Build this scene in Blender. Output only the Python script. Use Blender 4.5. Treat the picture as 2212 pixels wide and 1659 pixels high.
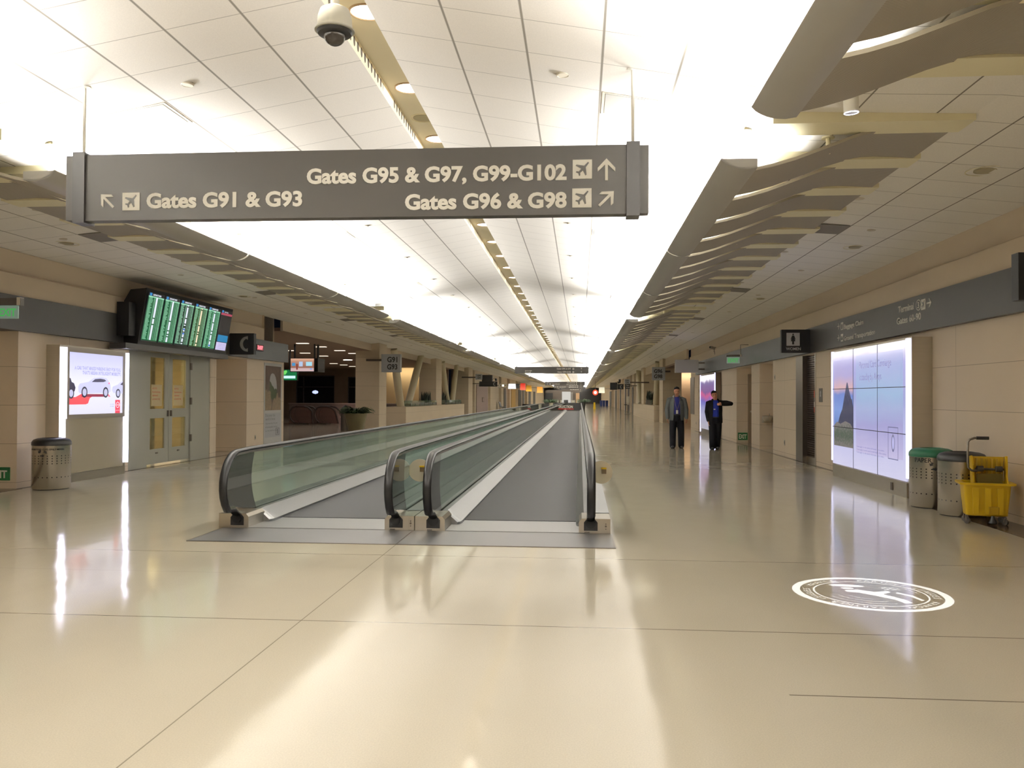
import bpy, bmesh, math, random
from math import sin, cos, pi, atan, atan2, sqrt, radians
from mathutils import Vector, Matrix
random.seed(7)
S = bpy.context.scene
C = S.collection
for o in list(bpy.data.objects):
    bpy.data.objects.remove(o)

# ------------------------------------------------------------------ camera
FPX, CX, CY, EYE = 1853.0, 1106.0, 829.5, 1.5
YAW, PITCH, ROLL = atan(147 / FPX), atan(28.5 / FPX), .004
fwd = Vector((-sin(YAW) * cos(PITCH), cos(YAW) * cos(PITCH), sin(PITCH)))
_r = Vector((cos(YAW), sin(YAW), 0))
_u = _r.cross(fwd)
rgt = _r * cos(ROLL) + _u * sin(ROLL)
upv = _u * cos(ROLL) - _r * sin(ROLL)
cam = bpy.data.cameras.new('camera')
cam.sensor_fit = 'HORIZONTAL'
cam.sensor_width = 36
cam.lens = FPX / 2212 * 36
cam.clip_end = 600
co = bpy.data.objects.new('camera', cam)
C.objects.link(co)
M = Matrix((rgt, upv, -fwd)).transposed().to_4x4()
M.translation = Vector((0, 0, EYE))
co.matrix_world = M
S.camera = co


def ray(x, y):
    return fwd + rgt * ((x - CX) / FPX) - upv * ((y - CY) / FPX)


def atY(x, y, Y):
    d = ray(x, y)
    return Vector((0, 0, EYE)) + d * (Y / d.y)


def atX(x, y, X):
    d = ray(x, y)
    return Vector((0, 0, EYE)) + d * (X / d.x)


def atZ(x, y, Z=0):
    d = ray(x, y)
    return Vector((0, 0, EYE)) + d * ((Z - EYE) / d.z)


# ------------------------------------------------------------------ world, exposure
w = bpy.data.worlds.new('night')
S.world = w
w.use_nodes = True
w.node_tree.nodes['Background'].inputs[0].default_value = (.01, .012, .02, 1)
w.node_tree.nodes['Background'].inputs[1].default_value = .15
S.view_settings.view_transform = 'Standard'
S.view_settings.look = 'None'
S.view_settings.gamma = 1
S.view_settings.use_curve_mapping = False
S.view_settings.exposure = 0.16
S.cycles.max_bounces = 8
S.cycles.diffuse_bounces = 5
S.cycles.transparent_max_bounces = 24
S.cycles.sample_clamp_indirect = 6
S.cycles.use_denoising = True
S.cycles.use_adaptive_sampling = True
S.cycles.adaptive_threshold = .025

TROUGH_W = 185.0     # light per metre of trough
WC = -1.9           # centre line of the hall
YEND = 215.0


def area(name, loc, direction, sx, sy, power, col=(1, 1, 1), spread=180):
    l = bpy.data.lights.new(name, 'AREA')
    l.shape = 'RECTANGLE'
    l.size = sx
    l.size_y = sy
    l.energy = power
    l.color = col
    l.spread = radians(spread)
    o = bpy.data.objects.new(name, l)
    C.objects.link(o)
    d = Vector(direction).normalized()
    # local Y along world Y
    z = -d
    y = Vector((0, 1, 0)) if abs(d.y) < .9 else Vector((1, 0, 0))
    x = y.cross(z).normalized()
    y = z.cross(x).normalized()
    m = Matrix((x, y, z)).transposed().to_4x4()
    m.translation = Vector(loc)
    o.matrix_world = m
    return o


RUNS = [7.9 + 16.0 * k for k in range(-1, 13)]      # where each run of the light troughs starts
RUNLEN = 14.6
for y0 in RUNS:
    for s in (1, -1):
        area('trough_light', (WC + s * 3.40, y0 + RUNLEN / 2, EYE + 2.145), (-s * .15, 0, .98),
             .05, RUNLEN - .3, TROUGH_W * RUNLEN, (.965, .98, 1.0), 150)


# ------------------------------------------------------------------ materials
def lin(c):
    return tuple(((v / 255) / 12.92 if v / 255 <= .04045 else ((v / 255 + .055) / 1.055) ** 2.4) for v in c) + (1,)


MATS = {}


def mat(name, col, rough=.6, metal=0.0, spec=.5, emit=None, estr=0.0, alpha=None, noise=None, bump=0.0, aniso=None):
    if name in MATS:
        return MATS[name]
    m = bpy.data.materials.new(name)
    m.use_nodes = True
    nt = m.node_tree
    b = nt.nodes['Principled BSDF']
    b.inputs['Base Color'].default_value = lin(col)
    b.inputs['Roughness'].default_value = rough
    b.inputs['Metallic'].default_value = metal
    b.inputs['Specular IOR Level'].default_value = spec
    if emit:
        b.inputs['Emission Color'].default_value = lin(emit)
        b.inputs['Emission Strength'].default_value = estr
    if noise:
        sc, amt = noise
        tc = nt.nodes.new('ShaderNodeTexCoord')
        nz = nt.nodes.new('ShaderNodeTexNoise')
        nz.inputs['Scale'].default_value = sc
        nz.inputs['Detail'].default_value = 5
        nt.links.new(tc.outputs['Object'], nz.inputs['Vector'])
        if aniso:
            mp = nt.nodes.new('ShaderNodeMapping')
            mp.inputs['Scale'].default_value = aniso
            nt.links.new(tc.outputs['Object'], mp.inputs['Vector'])
            nt.links.new(mp.outputs[0], nz.inputs['Vector'])
        mr = nt.nodes.new('ShaderNodeMapRange')
        mr.inputs['To Min'].default_value = 1 - amt
        mr.inputs['To Max'].default_value = 1 + amt
        nt.links.new(nz.outputs['Fac'], mr.inputs['Value'])
        mx = nt.nodes.new('ShaderNodeVectorMath')
        mx.operation = 'SCALE'
        mx.inputs[0].default_value = lin(col)[:3]
        nt.links.new(mr.outputs[0], mx.inputs['Scale'])
        nt.links.new(mx.outputs[0], b.inputs['Base Color'])
        if bump:
            bp = nt.nodes.new('ShaderNodeBump')
            bp.inputs['Strength'].default_value = bump
            bp.inputs['Distance'].default_value = .01
            nt.links.new(nz.outputs['Fac'], bp.inputs['Height'])
            nt.links.new(bp.outputs[0], b.inputs['Normal'])
    MATS[name] = m
    return m


def emis(name, col, strength):
    if name in MATS:
        return MATS[name]
    return mat(name, (10, 10, 10), .3, emit=col, estr=strength)


def node_lines(nt, specs):
    """a 0..1 mask of joint lines. specs: (axis, spacing or None, offset, halfwidth)"""
    g = nt.nodes.new('ShaderNodeNewGeometry')
    sp = nt.nodes.new('ShaderNodeSeparateXYZ')
    nt.links.new(g.outputs['Position'], sp.inputs[0])
    out = None

    def mth(op, a, b=None, c=None):
        n = nt.nodes.new('ShaderNodeMath')
        n.operation = op
        for i, v in enumerate((a, b, c)):
            if v is None:
                continue
            if isinstance(v, (int, float)):
                n.inputs[i].default_value = v
            else:
                nt.links.new(v, n.inputs[i])
        return n.outputs[0]
    for spec in specs:
        axis, spacing, off, hw = spec[:4]
        v = sp.outputs[axis]
        d = mth('SUBTRACT', v, off)
        if spacing:
            d = mth('PINGPONG', d, spacing / 2)
            # pingpong gives 0 at multiples of spacing
        else:
            d = mth('ABSOLUTE', d)
        k = mth('LESS_THAN', d, hw)
        if len(spec) > 4:
            ax2, lo, hi = spec[4]
            k = mth('MULTIPLY', k, mth('MULTIPLY', mth('GREATER_THAN', sp.outputs[ax2], lo), mth('LESS_THAN', sp.outputs[ax2], hi)))
        if len(spec) > 5:
            k = mth('MULTIPLY', k, spec[5])
        out = k if out is None else mth('MAXIMUM', out, k)
    return out


def lined(name, col, linecol, specs, rough=.8, noise=(3, .05), spec=.3, amount=1.0, fine=None):
    m = mat(name, col, rough, spec=spec)
    nt = m.node_tree
    b = nt.nodes['Principled BSDF']
    mask = node_lines(nt, specs)
    g = nt.nodes.new('ShaderNodeNewGeometry')
    nz = nt.nodes.new('ShaderNodeTexNoise')
    nz.inputs['Scale'].default_value = noise[0]
    nz.inputs['Detail'].default_value = 6
    nt.links.new(g.outputs['Position'], nz.inputs['Vector'])
    mr = nt.nodes.new('ShaderNodeMapRange')
    mr.inputs['To Min'].default_value = 1 - noise[1]
    mr.inputs['To Max'].default_value = 1 + noise[1]
    nt.links.new(nz.outputs['Fac'], mr.inputs['Value'])
    sc = nt.nodes.new('ShaderNodeVectorMath')
    sc.operation = 'SCALE'
    sc.inputs[0].default_value = lin(col)[:3]
    nt.links.new(mr.outputs[0], sc.inputs['Scale'])
    last = sc.outputs[0]
    if fine:
        nf = nt.nodes.new('ShaderNodeTexNoise')
        nf.inputs['Scale'].default_value = fine[0]
        nf.inputs['Detail'].default_value = 3
        nt.links.new(g.outputs['Position'], nf.inputs['Vector'])
        mf = nt.nodes.new('ShaderNodeMapRange')
        mf.inputs['From Min'].default_value = .35
        mf.inputs['From Max'].default_value = .65
        mf.inputs['To Min'].default_value = 1 - fine[1]
        mf.inputs['To Max'].default_value = 1 + fine[1]
        nt.links.new(nf.outputs['Fac'], mf.inputs['Value'])
        s2 = nt.nodes.new('ShaderNodeVectorMath')
        s2.operation = 'SCALE'
        nt.links.new(last, s2.inputs[0])
        nt.links.new(mf.outputs[0], s2.inputs['Scale'])
        last = s2.outputs[0]
    mx = nt.nodes.new('ShaderNodeMix')
    mx.data_type = 'RGBA'
    nt.links.new(last, mx.inputs[6])
    mx.inputs[7].default_value = lin(linecol)
    mk = nt.nodes.new('ShaderNodeMath')
    mk.operation = 'MULTIPLY'
    nt.links.new(mask, mk.inputs[0])
    mk.inputs[1].default_value = amount
    nt.links.new(mk.outputs[0], mx.inputs[0])
    nt.links.new(mx.outputs[2], b.inputs['Base Color'])
    return m


def glass(name, tint, clear=.85, rough=.02, gl=1.0):
    if name in MATS:
        return MATS[name]
    m = bpy.data.materials.new(name)
    m.use_nodes = True
    nt = m.node_tree
    nt.nodes.clear()
    out = nt.nodes.new('ShaderNodeOutputMaterial')
    tr = nt.nodes.new('ShaderNodeBsdfTransparent')
    tr.inputs[0].default_value = lin(tint)
    g = nt.nodes.new('ShaderNodeBsdfGlossy')
    g.inputs['Roughness'].default_value = rough
    g.inputs[0].default_value = (gl, gl, gl, 1)
    fr = nt.nodes.new('ShaderNodeFresnel')
    gb = nt.nodes.new('ShaderNodeNewGeometry')
    mi = nt.nodes.new('ShaderNodeMix')
    nt.links.new(gb.outputs['Backfacing'], mi.inputs[0])
    mi.inputs[2].default_value = 1.42
    mi.inputs[3].default_value = 1 / 1.42
    nt.links.new(mi.outputs[0], fr.inputs[0])
    d = nt.nodes.new('ShaderNodeBsdfDiffuse')
    d.inputs[0].default_value = lin(tint)
    m1 = nt.nodes.new('ShaderNodeMixShader')
    m1.inputs[0].default_value = 1 - clear
    nt.links.new(tr.outputs[0], m1.inputs[1])
    nt.links.new(d.outputs[0], m1.inputs[2])
    m2 = nt.nodes.new('ShaderNodeMixShader')
    nt.links.new(fr.outputs[0], m2.inputs[0])
    nt.links.new(m1.outputs[0], m2.inputs[1])
    nt.links.new(g.outputs[0], m2.inputs[2])
    nt.links.new(m2.outputs[0], out.inputs[0])
    MATS[name] = m
    return m


# floor: polished cream terrazzo
def floor_material():
    m = lined('terrazzo_floor', (204, 197, 180), (112, 104, 90),
              [(1, None, 5.64, .006), (1, None, 8.03, .006), (1, None, 7.1, .003, (0, -9, -2.6), .35),
               (1, None, 4.46, .006, (0, 1.06, 9)), (0, None, -1.857, .004, (1, -20, 8.6), .7),
               (1, 9.0, 3.0, .01, (1, 13, 230), .6), (0, None, 2.9, .01, (1, 30, 230), .5)],
              rough=.13, noise=(.7, .045), spec=.42, fine=(130, .05))
    nt = m.node_tree
    b = nt.nodes['Principled BSDF']
    g = nt.nodes.new('ShaderNodeNewGeometry')
    mp = nt.nodes.new('ShaderNodeMapping')
    mp.inputs['Scale'].default_value = (1.1, .5, 1)
    nt.links.new(g.outputs['Position'], mp.inputs[0])
    n = nt.nodes.new('ShaderNodeTexNoise')
    n.inputs['Scale'].default_value = 1.6
    n.inputs['Detail'].default_value = 2.5
    nt.links.new(mp.outputs[0], n.inputs['Vector'])
    bp = nt.nodes.new('ShaderNodeBump')
    bp.inputs['Strength'].default_value = .22
    bp.inputs['Distance'].default_value = .02
    nt.links.new(n.outputs['Fac'], bp.inputs['Height'])
    nt.links.new(bp.outputs[0], b.inputs['Normal'])
    n2 = nt.nodes.new('ShaderNodeTexNoise')
    n2.inputs['Scale'].default_value = .9
    n2.inputs['Detail'].default_value = 4
    nt.links.new(g.outputs['Position'], n2.inputs['Vector'])
    mr = nt.nodes.new('ShaderNodeMapRange')
    mr.inputs['To Min'].default_value = .05
    mr.inputs['To Max'].default_value = .15
    nt.links.new(n2.outputs['Fac'], mr.inputs['Value'])
    nt.links.new(mr.outputs[0], b.inputs['Roughness'])
    return m


FLOOR = floor_material()
CEIL = lined('ceiling_tile', (222, 215, 204), (120, 112, 100),
             [(1, .6454, .16, .0045, (0, -99, 99), .75), ] +
             [(0, None, WC + s * (.17 + .636 * i), .008) for s in (1, -1) for i in range(1, 5)] +
             [(0, None, WC + s * (.17 + .636 * i), .0125, (1, -99, 999), .4) for s in (1, -1) for i in range(1, 5)],
             rough=.9, noise=(1.3, .035), spec=.2, fine=(90, .03), amount=.85)
SIDECEIL = lined('side_ceiling_tile', (240, 236, 228), (105, 95, 82),
                 [(1, .6454, .16, .005, (0, -99, 99), .75)] +
                 [(0, None, WC + s * v, .008) for s in (1, -1) for v in (4.3, 5.0, 5.72, 6.43)],
                 rough=.9, noise=(1.3, .03), spec=.2, fine=(90, .03), amount=.85)
WALL = lined('stone_wall', (234, 218, 198), (160, 140, 118),
             [(2, .62, .10, .0035), (1, 2.02, .35, .0035)], rough=.55, noise=(.8, .05), spec=.3, amount=.8)
WALLX = lined('stone_wall_cross', (234, 218, 198), (160, 140, 118),
              [(2, .62, .10, .0035)], rough=.55, noise=(.8, .05), spec=.3, amount=.8)
PLASTER = mat('plaster', (218, 202, 180), .85, noise=(.9, .04))
FASCIA = mat('fascia_panel', (56, 54, 52), .45, noise=(1.2, .05))
FASCIAL = mat('fascia_grey_panel', (84, 88, 92), .45, noise=(1.2, .05))
BORDER = mat('dark_floor_border', (84, 72, 60), .2, noise=(40, .15))
STEEL = mat('brushed_steel', (196, 190, 178), .28, 1.0, noise=(3, .08), aniso=(1, 1, 30))
STEELD = mat('dark_steel', (120, 112, 104), .35, 1.0)
DECK = mat('deck_metal', (150, 152, 154), .3, 1.0, noise=(6, .06), aniso=(30, 1, 1))
PLATE = mat('floor_plate_metal', (150, 150, 152), .42, .85, noise=(8, .06), aniso=(1, 20, 1))
COMB = mat('comb_plate_metal', (172, 173, 175), .4, .7, noise=(8, .04), aniso=(20, 1, 1))
RUBBER = mat('black_rubber', (13, 13, 14), .38, spec=.3)
BLACK = mat('black_plastic', (16, 16, 17), .45)
BLACKM = mat('black_matte_panel', (14, 14, 15), .6)
SIGN = mat('sign_charcoal', (64, 61, 57), .5)
SIGNEND = mat('sign_end_charcoal', (52, 50, 49), .45)
LETTER = mat('white_lettering', (240, 238, 230), .6)
WHITE = mat('white_paint', (226, 222, 210), .6)
CREAM = mat('cream_enamel', (232, 224, 190), .6)
GREYM = mat('trough_grey_metal', (162, 158, 150), .45, .0, spec=.5, noise=(2, .03))
GLASS = glass('green_glass', (226, 238, 232), .90)
DGLASS = glass('grey_end_glass', (150, 154, 152), .82)
CLEAR = glass('clear_glass', (225, 238, 232), .97)
NIGHT = glass('night_glass', (120, 125, 135), .9)
YELLOW = mat('yellow_plastic', (214, 178, 22), .45)
GREEN = mat('green_paint', (24, 92, 66), .5)
LEAF = mat('leaf_green', (40, 66, 30), .5, noise=(9, .3))
LEAFD = mat('leaf_dark_green', (26, 38, 22), .5, noise=(9, .3))
POTM = mat('planter_pot', (104, 96, 66), .5)
DOORM = mat('door_grey_paint', (168, 168, 158), .5)


# ------------------------------------------------------------------ mesh helpers
class MB:
    def __init__(s):
        s.v, s.f, s.sm = [], [], []

    def face(s, pts, smooth=False):
        n = len(s.v)
        s.v += [Vector(p) for p in pts]
        s.f.append(list(range(n, n + len(pts))))
        s.sm.append(smooth)
        return s

    def grid(s, rows, closed=False, smooth=True, capends=False):
        n = len(s.v)
        m = len(rows[0])
        for r in rows:
            s.v += [Vector(p) for p in r]
        for i in range(len(rows) - 1):
            for j in range(m if closed else m - 1):
                a, b = n + i * m + j, n + i * m + (j + 1) % m
                s.f.append([a, b, b + m, a + m])
                s.sm.append(smooth)
        if capends:
            s.f.append([n + j for j in range(m)][::-1])
            s.f.append([n + (len(rows) - 1) * m + j for j in range(m)])
            s.sm += [False, False]
        return s

    def box(s, a, b):
        x0, y0, z0 = [min(p, q) for p, q in zip(a, b)]
        x1, y1, z1 = [max(p, q) for p, q in zip(a, b)]
        n = len(s.v)
        s.v += [Vector(p) for p in ((x0, y0, z0), (x1, y0, z0), (x1, y1, z0), (x0, y1, z0), (x0, y0, z1), (x1, y0, z1), (x1, y1, z1), (x0, y1, z1))]
        for q in ((0, 3, 2, 1), (4, 5, 6, 7), (0, 1, 5, 4), (1, 2, 6, 5), (2, 3, 7, 6), (3, 0, 4, 7)):
            s.f.append([n + k for k in q])
            s.sm.append(False)
        return s

    def prism(s, pts, vec, smooth=False):
        """closed polygon pts extruded by vec"""
        vec = Vector(vec)
        n = len(s.v)
        k = len(pts)
        s.v += [Vector(p) for p in pts] + [Vector(p) + vec for p in pts]
        s.f.append(list(range(n, n + k)))
        s.f.append(list(range(n + 2 * k - 1, n + k - 1, -1)))
        s.sm += [False, False]
        for i in range(k):
            j = (i + 1) % k
            s.f.append([n + i, n + k + i, n + k + j, n + j])
            s.sm.append(smooth)
        return s

    def tube(s, path, r, n=10, cap=True, closed=False):
        path = [Vector(p) for p in path]
        rows = []
        up = None
        L = len(path)
        for i, p in enumerate(path):
            a = path[(i - 1) % L] if (closed or i > 0) else p
            b = path[(i + 1) % L] if (closed or i < L - 1) else p
            t = (b - a).normalized()
            if up is None:
                up = Vector((0, 0, 1)) if abs(t.z) < .9 else Vector((1, 0, 0))
            x = t.cross(up).normalized()
            up = x.cross(t).normalized()
            rr = r[i] if isinstance(r, (list, tuple)) else r
            rows.append([p + x * cos(2 * pi * k / n) * rr + up * sin(2 * pi * k / n) * rr for k in range(n)])
        if closed:
            rows.append(rows[0])
        return s.grid(rows, True, True, cap and not closed)

    def lathe(s, prof, cen=(0, 0, 0), n=24, axis='z', cap=True):
        cen = Vector(cen)
        rows = []
        for r, h in prof:
            row = []
            for k in range(n):
                a = 2 * pi * k / n
                p = (r * cos(a), r * sin(a), h)
                if axis == 'y':
                    p = (r * cos(a), h, r * sin(a))
                if axis == 'x':
                    p = (h, r * cos(a), r * sin(a))
                row.append(cen + Vector(p))
            rows.append(row)
        return s.grid(rows, True, True, cap)

    def build(s, name, m, parent=None):
        me = bpy.data.meshes.new(name)
        off = parent_world(parent) if parent else Vector((0, 0, 0))
        me.from_pydata([tuple(v - off) for v in s.v], [], s.f)
        me.polygons.foreach_set('use_smooth', s.sm)
        bm = bmesh.new()
        bm.from_mesh(me)
        bmesh.ops.recalc_face_normals(bm, faces=bm.faces)
        bm.to_mesh(me)
        bm.free()
        if any(s.sm):
            try:
                me.set_sharp_from_angle(angle=radians(42))
            except Exception:
                pass
        me.materials.append(m)
        o = bpy.data.objects.new(name, me)
        C.objects.link(o)
        if parent:
            o.parent = parent
        return o


def parent_world(p):
    v = Vector((0, 0, 0))
    while p:
        v += p.location
        p = p.parent
    return v


def tag(o, label=None, cat=None, group=None, kind=None):
    if label:
        o['label'] = label
    if cat:
        o['category'] = cat
    if group:
        o['group'] = group
    if kind:
        o['kind'] = kind
    return o


def thing(name, label, cat, loc, group=None):
    o = bpy.data.objects.new(name, None)
    o.empty_display_size = .1
    o.location = Vector(loc)
    C.objects.link(o)
    return tag(o, label, cat, group)


def struct(name, mb, m):
    o = mb.build(name, m)
    o['kind'] = 'structure'
    return o


def copy_tree(o, loc=None, parent=None, label=None):
    c = o.copy()
    C.objects.link(c)
    if parent:
        c.parent = parent
    if loc is not None:
        c.location = Vector(loc)
    if label:
        c['label'] = label
    for ch in o.children:
        copy_tree(ch, None, c)
    return c


class Frame:
    """a flat face: origin o, u to the right, v up, n towards the viewer"""
    def __init__(s, o, u, v):
        s.o, s.u, s.v = Vector(o), Vector(u).normalized(), Vector(v).normalized()
        s.n = s.u.cross(s.v)

    def p(s, a, b, h=0.0):
        return s.o + s.u * a + s.v * b + s.n * h

    def poly(s, mb, pts, h=.0, t=.003):
        mb.prism([s.p(a, b, h) for a, b in pts], s.n * t)

    def rect(s, mb, a0, b0, a1, b1, h=0.0, t=.003):
        s.poly(mb, [(a0, b0), (a1, b0), (a1, b1), (a0, b1)], h, t)


def text_bm(fr, body, size, a, b, align='LEFT', bold=0.0, xs=1.0, h=.004, t=.003, res=3, name='lettering', m=None, parent=None, space=1.0):
    cu = bpy.data.curves.new('txt', 'FONT')
    cu.body = body
    cu.size = size
    cu.align_x = align
    cu.offset = bold
    cu.extrude = t / 2
    cu.resolution_u = res
    cu.space_character = space
    cu.space_line = 1.0
    tmp = bpy.data.objects.new('txt', cu)
    C.objects.link(tmp)
    dg = bpy.context.evaluated_depsgraph_get()
    me = bpy.data.meshes.new_from_object(tmp.evaluated_get(dg))
    bpy.data.objects.remove(tmp)
    bpy.data.curves.remove(cu)
    off = parent_world(parent) if parent else Vector((0, 0, 0))
    for v in me.vertices:
        x, y, z = v.co
        v.co = fr.p(a + x * xs, b + y, h + z) - off
    me.materials.clear()
    me.materials.append(m or LETTER)
    me.name = name
    o = bpy.data.objects.new(name, me)
    C.objects.link(o)
    if parent:
        o.parent = parent
    return o


def text_fit(fr, body, size, a0, a1, b, **kw):
    o = text_bm(fr, body, size, 0, b, xs=1.0, **kw)
    off = parent_world(kw.get('parent')) if kw.get('parent') else Vector((0, 0, 0))
    us = [(v.co + off - fr.o).dot(fr.u) for v in o.data.vertices]
    lo, hi = min(us), max(us)
    k = (a1 - a0) / (hi - lo)
    for v, u_ in zip(o.data.vertices, us):
        v.co += fr.u * (a0 + (u_ - lo) * k - u_)
    return o


PLANE = [(.95, .93), (.88, .99), (.62, .73), (.10, .82), (.04, .74), (.42, .53), (.26, .35), (.10, .36), (.05, .29), (.22, .22), (.28, .03), (.36, .08), (.36, .25), (.53, .41), (.70, .06), (.79, .12), (.73, .62)]
ARROW = [(-.065, -.5), (.065, -.5), (.065, .22), (.40, -.11), (.40, .07), (0, .5), (-.40, .07), (-.40, -.11), (-.065, .22)]


def plane_icon(fr, parent, a, b, s, bg=None, fg=None, name='aircraft_symbol', h=.003):
    m1 = MB()
    fr.rect(m1, a, b, a + s, b + s, h, .003)
    o = m1.build(name, bg or LETTER, parent)
    m2 = MB()
    fr.poly(m2, [(a + s * (.12 + x * .76), b + s * (.12 + y * .76)) for x, y in PLANE], h + .003, .002)
    m2.build('aircraft', fg or SIGN, o)
    return o


def arrow_mb(fr, mb, a, b, s, ang, h=.003):
    c, n = cos(ang), sin(ang)
    fr.poly(mb, [(a + s * (x * c - y * n), b + s * (x * n + y * c)) for x, y in ARROW], h, .003)


# ================================================================== SETTING
X0, X1 = -9.0, 5.25
Y0 = -9.0

# floors
struct('floor', MB().face([(-24, Y0, 0), (X1 + .6, Y0, 0), (X1 + .6, 92, 0), (X1 + .6, YEND, 0), (-24, YEND, 0)]), FLOOR)
mb = MB()
mb.box((4.78, Y0, .0005), (X1, 12.9, .004))
mb.box((-9.3, Y0, .0005), (-8.9, 13.09, .004))
mb.box((-9.0, 13.1, .0005), (-8.93, 22.6, .004))
mb.box((5.18, 17.6, .0005), (X1, 39.5, .004))
struct('trim_1', mb, BORDER)

# central ceiling, two slopes on either side of the downlight slot
def zc(w_):
    return EYE + 3.17 - .17 * (w_ - .0)
mb = MB()
for s in (1, -1):
    mb.face([(WC + s * .17, Y0, zc(.17) + .03), (WC + s * 3.36, Y0, EYE + 2.6), (WC + s * 3.36, YEND, EYE + 2.6), (WC + s * .17, YEND, zc(.17) + .03)])
struct('ceiling', mb, CEIL)
mb = MB()
for s in (1, -1):
    mb.face([(WC + s * 3.36, Y0, EYE + 2.6), (WC + s * 3.58, Y0, EYE + 2.54), (WC + s * 3.58, YEND, EYE + 2.54), (WC + s * 3.36, YEND, EYE + 2.6)])
struct('ceiling_edge', mb, WHITE)
mb = MB()
for s in (1, -1):
    xe = WC + s * 7.15
    mb.grid([[(WC + s * a, y, EYE + b) for a, b in ((3.58, 2.54), (5.32, 2.485), (7.15, 2.30))] for y in (Y0, YEND)], smooth=False)
struct('ceiling_side', mb, SIDECEIL)

# downlight slot in the ridge
ZS = zc(.17) + .03
SLOT = mat('slot_cream', (226, 216, 190), .6)
mb = MB()
mb.face([(WC - .17, Y0, ZS + .15), (WC + .17, Y0, ZS + .15), (WC + .17, YEND, ZS + .15), (WC - .17, YEND, ZS + .15)])
mb.face([(WC + .17, Y0, ZS), (WC + .17, YEND, ZS), (WC + .17, YEND, ZS + .15), (WC + .17, Y0, ZS + .15)])
struct('ceiling_slot', mb, SLOT)
# pierced side of the slot: ovals drawn by the material
pm = mat('slot_pierced_side', (222, 204, 160), .6)
nt = pm.node_tree
g = nt.nodes.new('ShaderNodeNewGeometry')
sp = nt.nodes.new('ShaderNodeSeparateXYZ')
nt.links.new(g.outputs['Position'], sp.inputs[0])


def mth(nt, op, a, b=None):
    n = nt.nodes.new('ShaderNodeMath')
    n.operation = op
    for i, v in enumerate((a, b)):
        if v is None:
            continue
        if isinstance(v, (int, float)):
            n.inputs[i].default_value = v
        else:
            nt.links.new(v, n.inputs[i])
    return n.outputs[0]


py = mth(nt, 'DIVIDE', mth(nt, 'PINGPONG', mth(nt, 'SUBTRACT', sp.outputs[1], .07), .0655), .035)
pz = mth(nt, 'DIVIDE', mth(nt, 'SUBTRACT', sp.outputs[2], ZS + .085), .047)
rr = mth(nt, 'ADD', mth(nt, 'MULTIPLY', py, py), mth(nt, 'MULTIPLY', pz, pz))
hole = mth(nt, 'LESS_THAN', rr, 1)
gap = mth(nt, 'GREATER_THAN', mth(nt, 'PINGPONG', mth(nt, 'SUBTRACT', sp.outputs[1], 7.23), .9125), .22)
hole = mth(nt, 'MULTIPLY', hole, gap)
mx = nt.nodes.new('ShaderNodeMix')
mx.data_type = 'RGBA'
mx.inputs[6].default_value = lin((232, 220, 190))
mx.inputs[7].default_value = lin((88, 80, 70))
nt.links.new(hole, mx.inputs[0])
nt.links.new(mx.outputs[2], nt.nodes['Principled BSDF'].inputs['Base Color'])
struct('ceiling_slot_side', MB().face([(WC - .17, Y0, ZS), (WC - .17, YEND, ZS), (WC - .17, YEND, ZS + .15), (WC - .17, Y0, ZS + .15)]), pm)

# walls ------------------------------------------------------------
ZC = EYE + 2.30


def wallx(mb, x, y0, y1, z0=0.0, z1=None, t=.3, side=1):
    """a wall slab whose visible face is at x; side=+1 thickness towards +x"""
    mb.box((x, y0, z0), (x + side * t, y1, ZC + .05 if z1 is None else z1))


# right wall: openings for two recesses and the grille doorway
ZF0, ZF1 = 2.53, 3.08       # dark fascia band
mb = MB()
for ya, yb in ((Y0, 19.66), (21.34, 23.9), (25.65, 26.85), (29.35, 37.2), (38.6, 41.3)):
    wallx(mb, X1, ya, yb, z1=ZF1)
for ya, yb in ((19.66, 21.34), (23.9, 25.65), (26.85, 29.35), (37.2, 38.6)):
    wallx(mb, X1, ya, yb, z0=2.5, z1=ZF1)
struct('wall_right', mb, WALL)
mb = MB()   # recess backs and returns
for ya, yb, dp in ((23.9, 25.65, .75), (26.85, 29.35, .9), (37.2, 38.6, .5)):
    mb.box((X1 + dp, ya - .15, 0), (X1 + dp + .1, yb + .15, 2.6))
    mb.box((X1 + .3, yb, 0), (X1 + dp, yb + .15, 2.6))
    mb.box((X1 + .3, ya - .15, 0), (X1 + dp, ya, 2.6))
    mb.box((X1 + .3, ya - .15, 2.5), (X1 + dp + .1, yb + .15, 2.6))
struct('wall_right_recess', mb, WALLX)
# upper wall above the fascia: a lower part and a sloping cove under the ceiling
mb = MB()
mb.grid([[(X1 - .06, y, ZF1 - .02), (X1 - .06, y, 3.42), (X1 + .02, y, 3.46), (X1, y, ZC)] for y in (Y0, 41.3)], smooth=False)
mb.box((X1, 41.1, 3.0), (X1 + .3, 41.3, ZC))
struct('wall_right_upper', mb, PLASTER)
mb = MB()
mb.box((X1 - .10, Y0, ZF0), (X1 + .05, 19.9, ZF1))
struct('trim_2', mb, FASCIA)
struct('trim_7', MB().box((X1 - .10, 19.9, ZF0), (X1 + .05, 38.9, ZF1)), FASCIAL)

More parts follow.
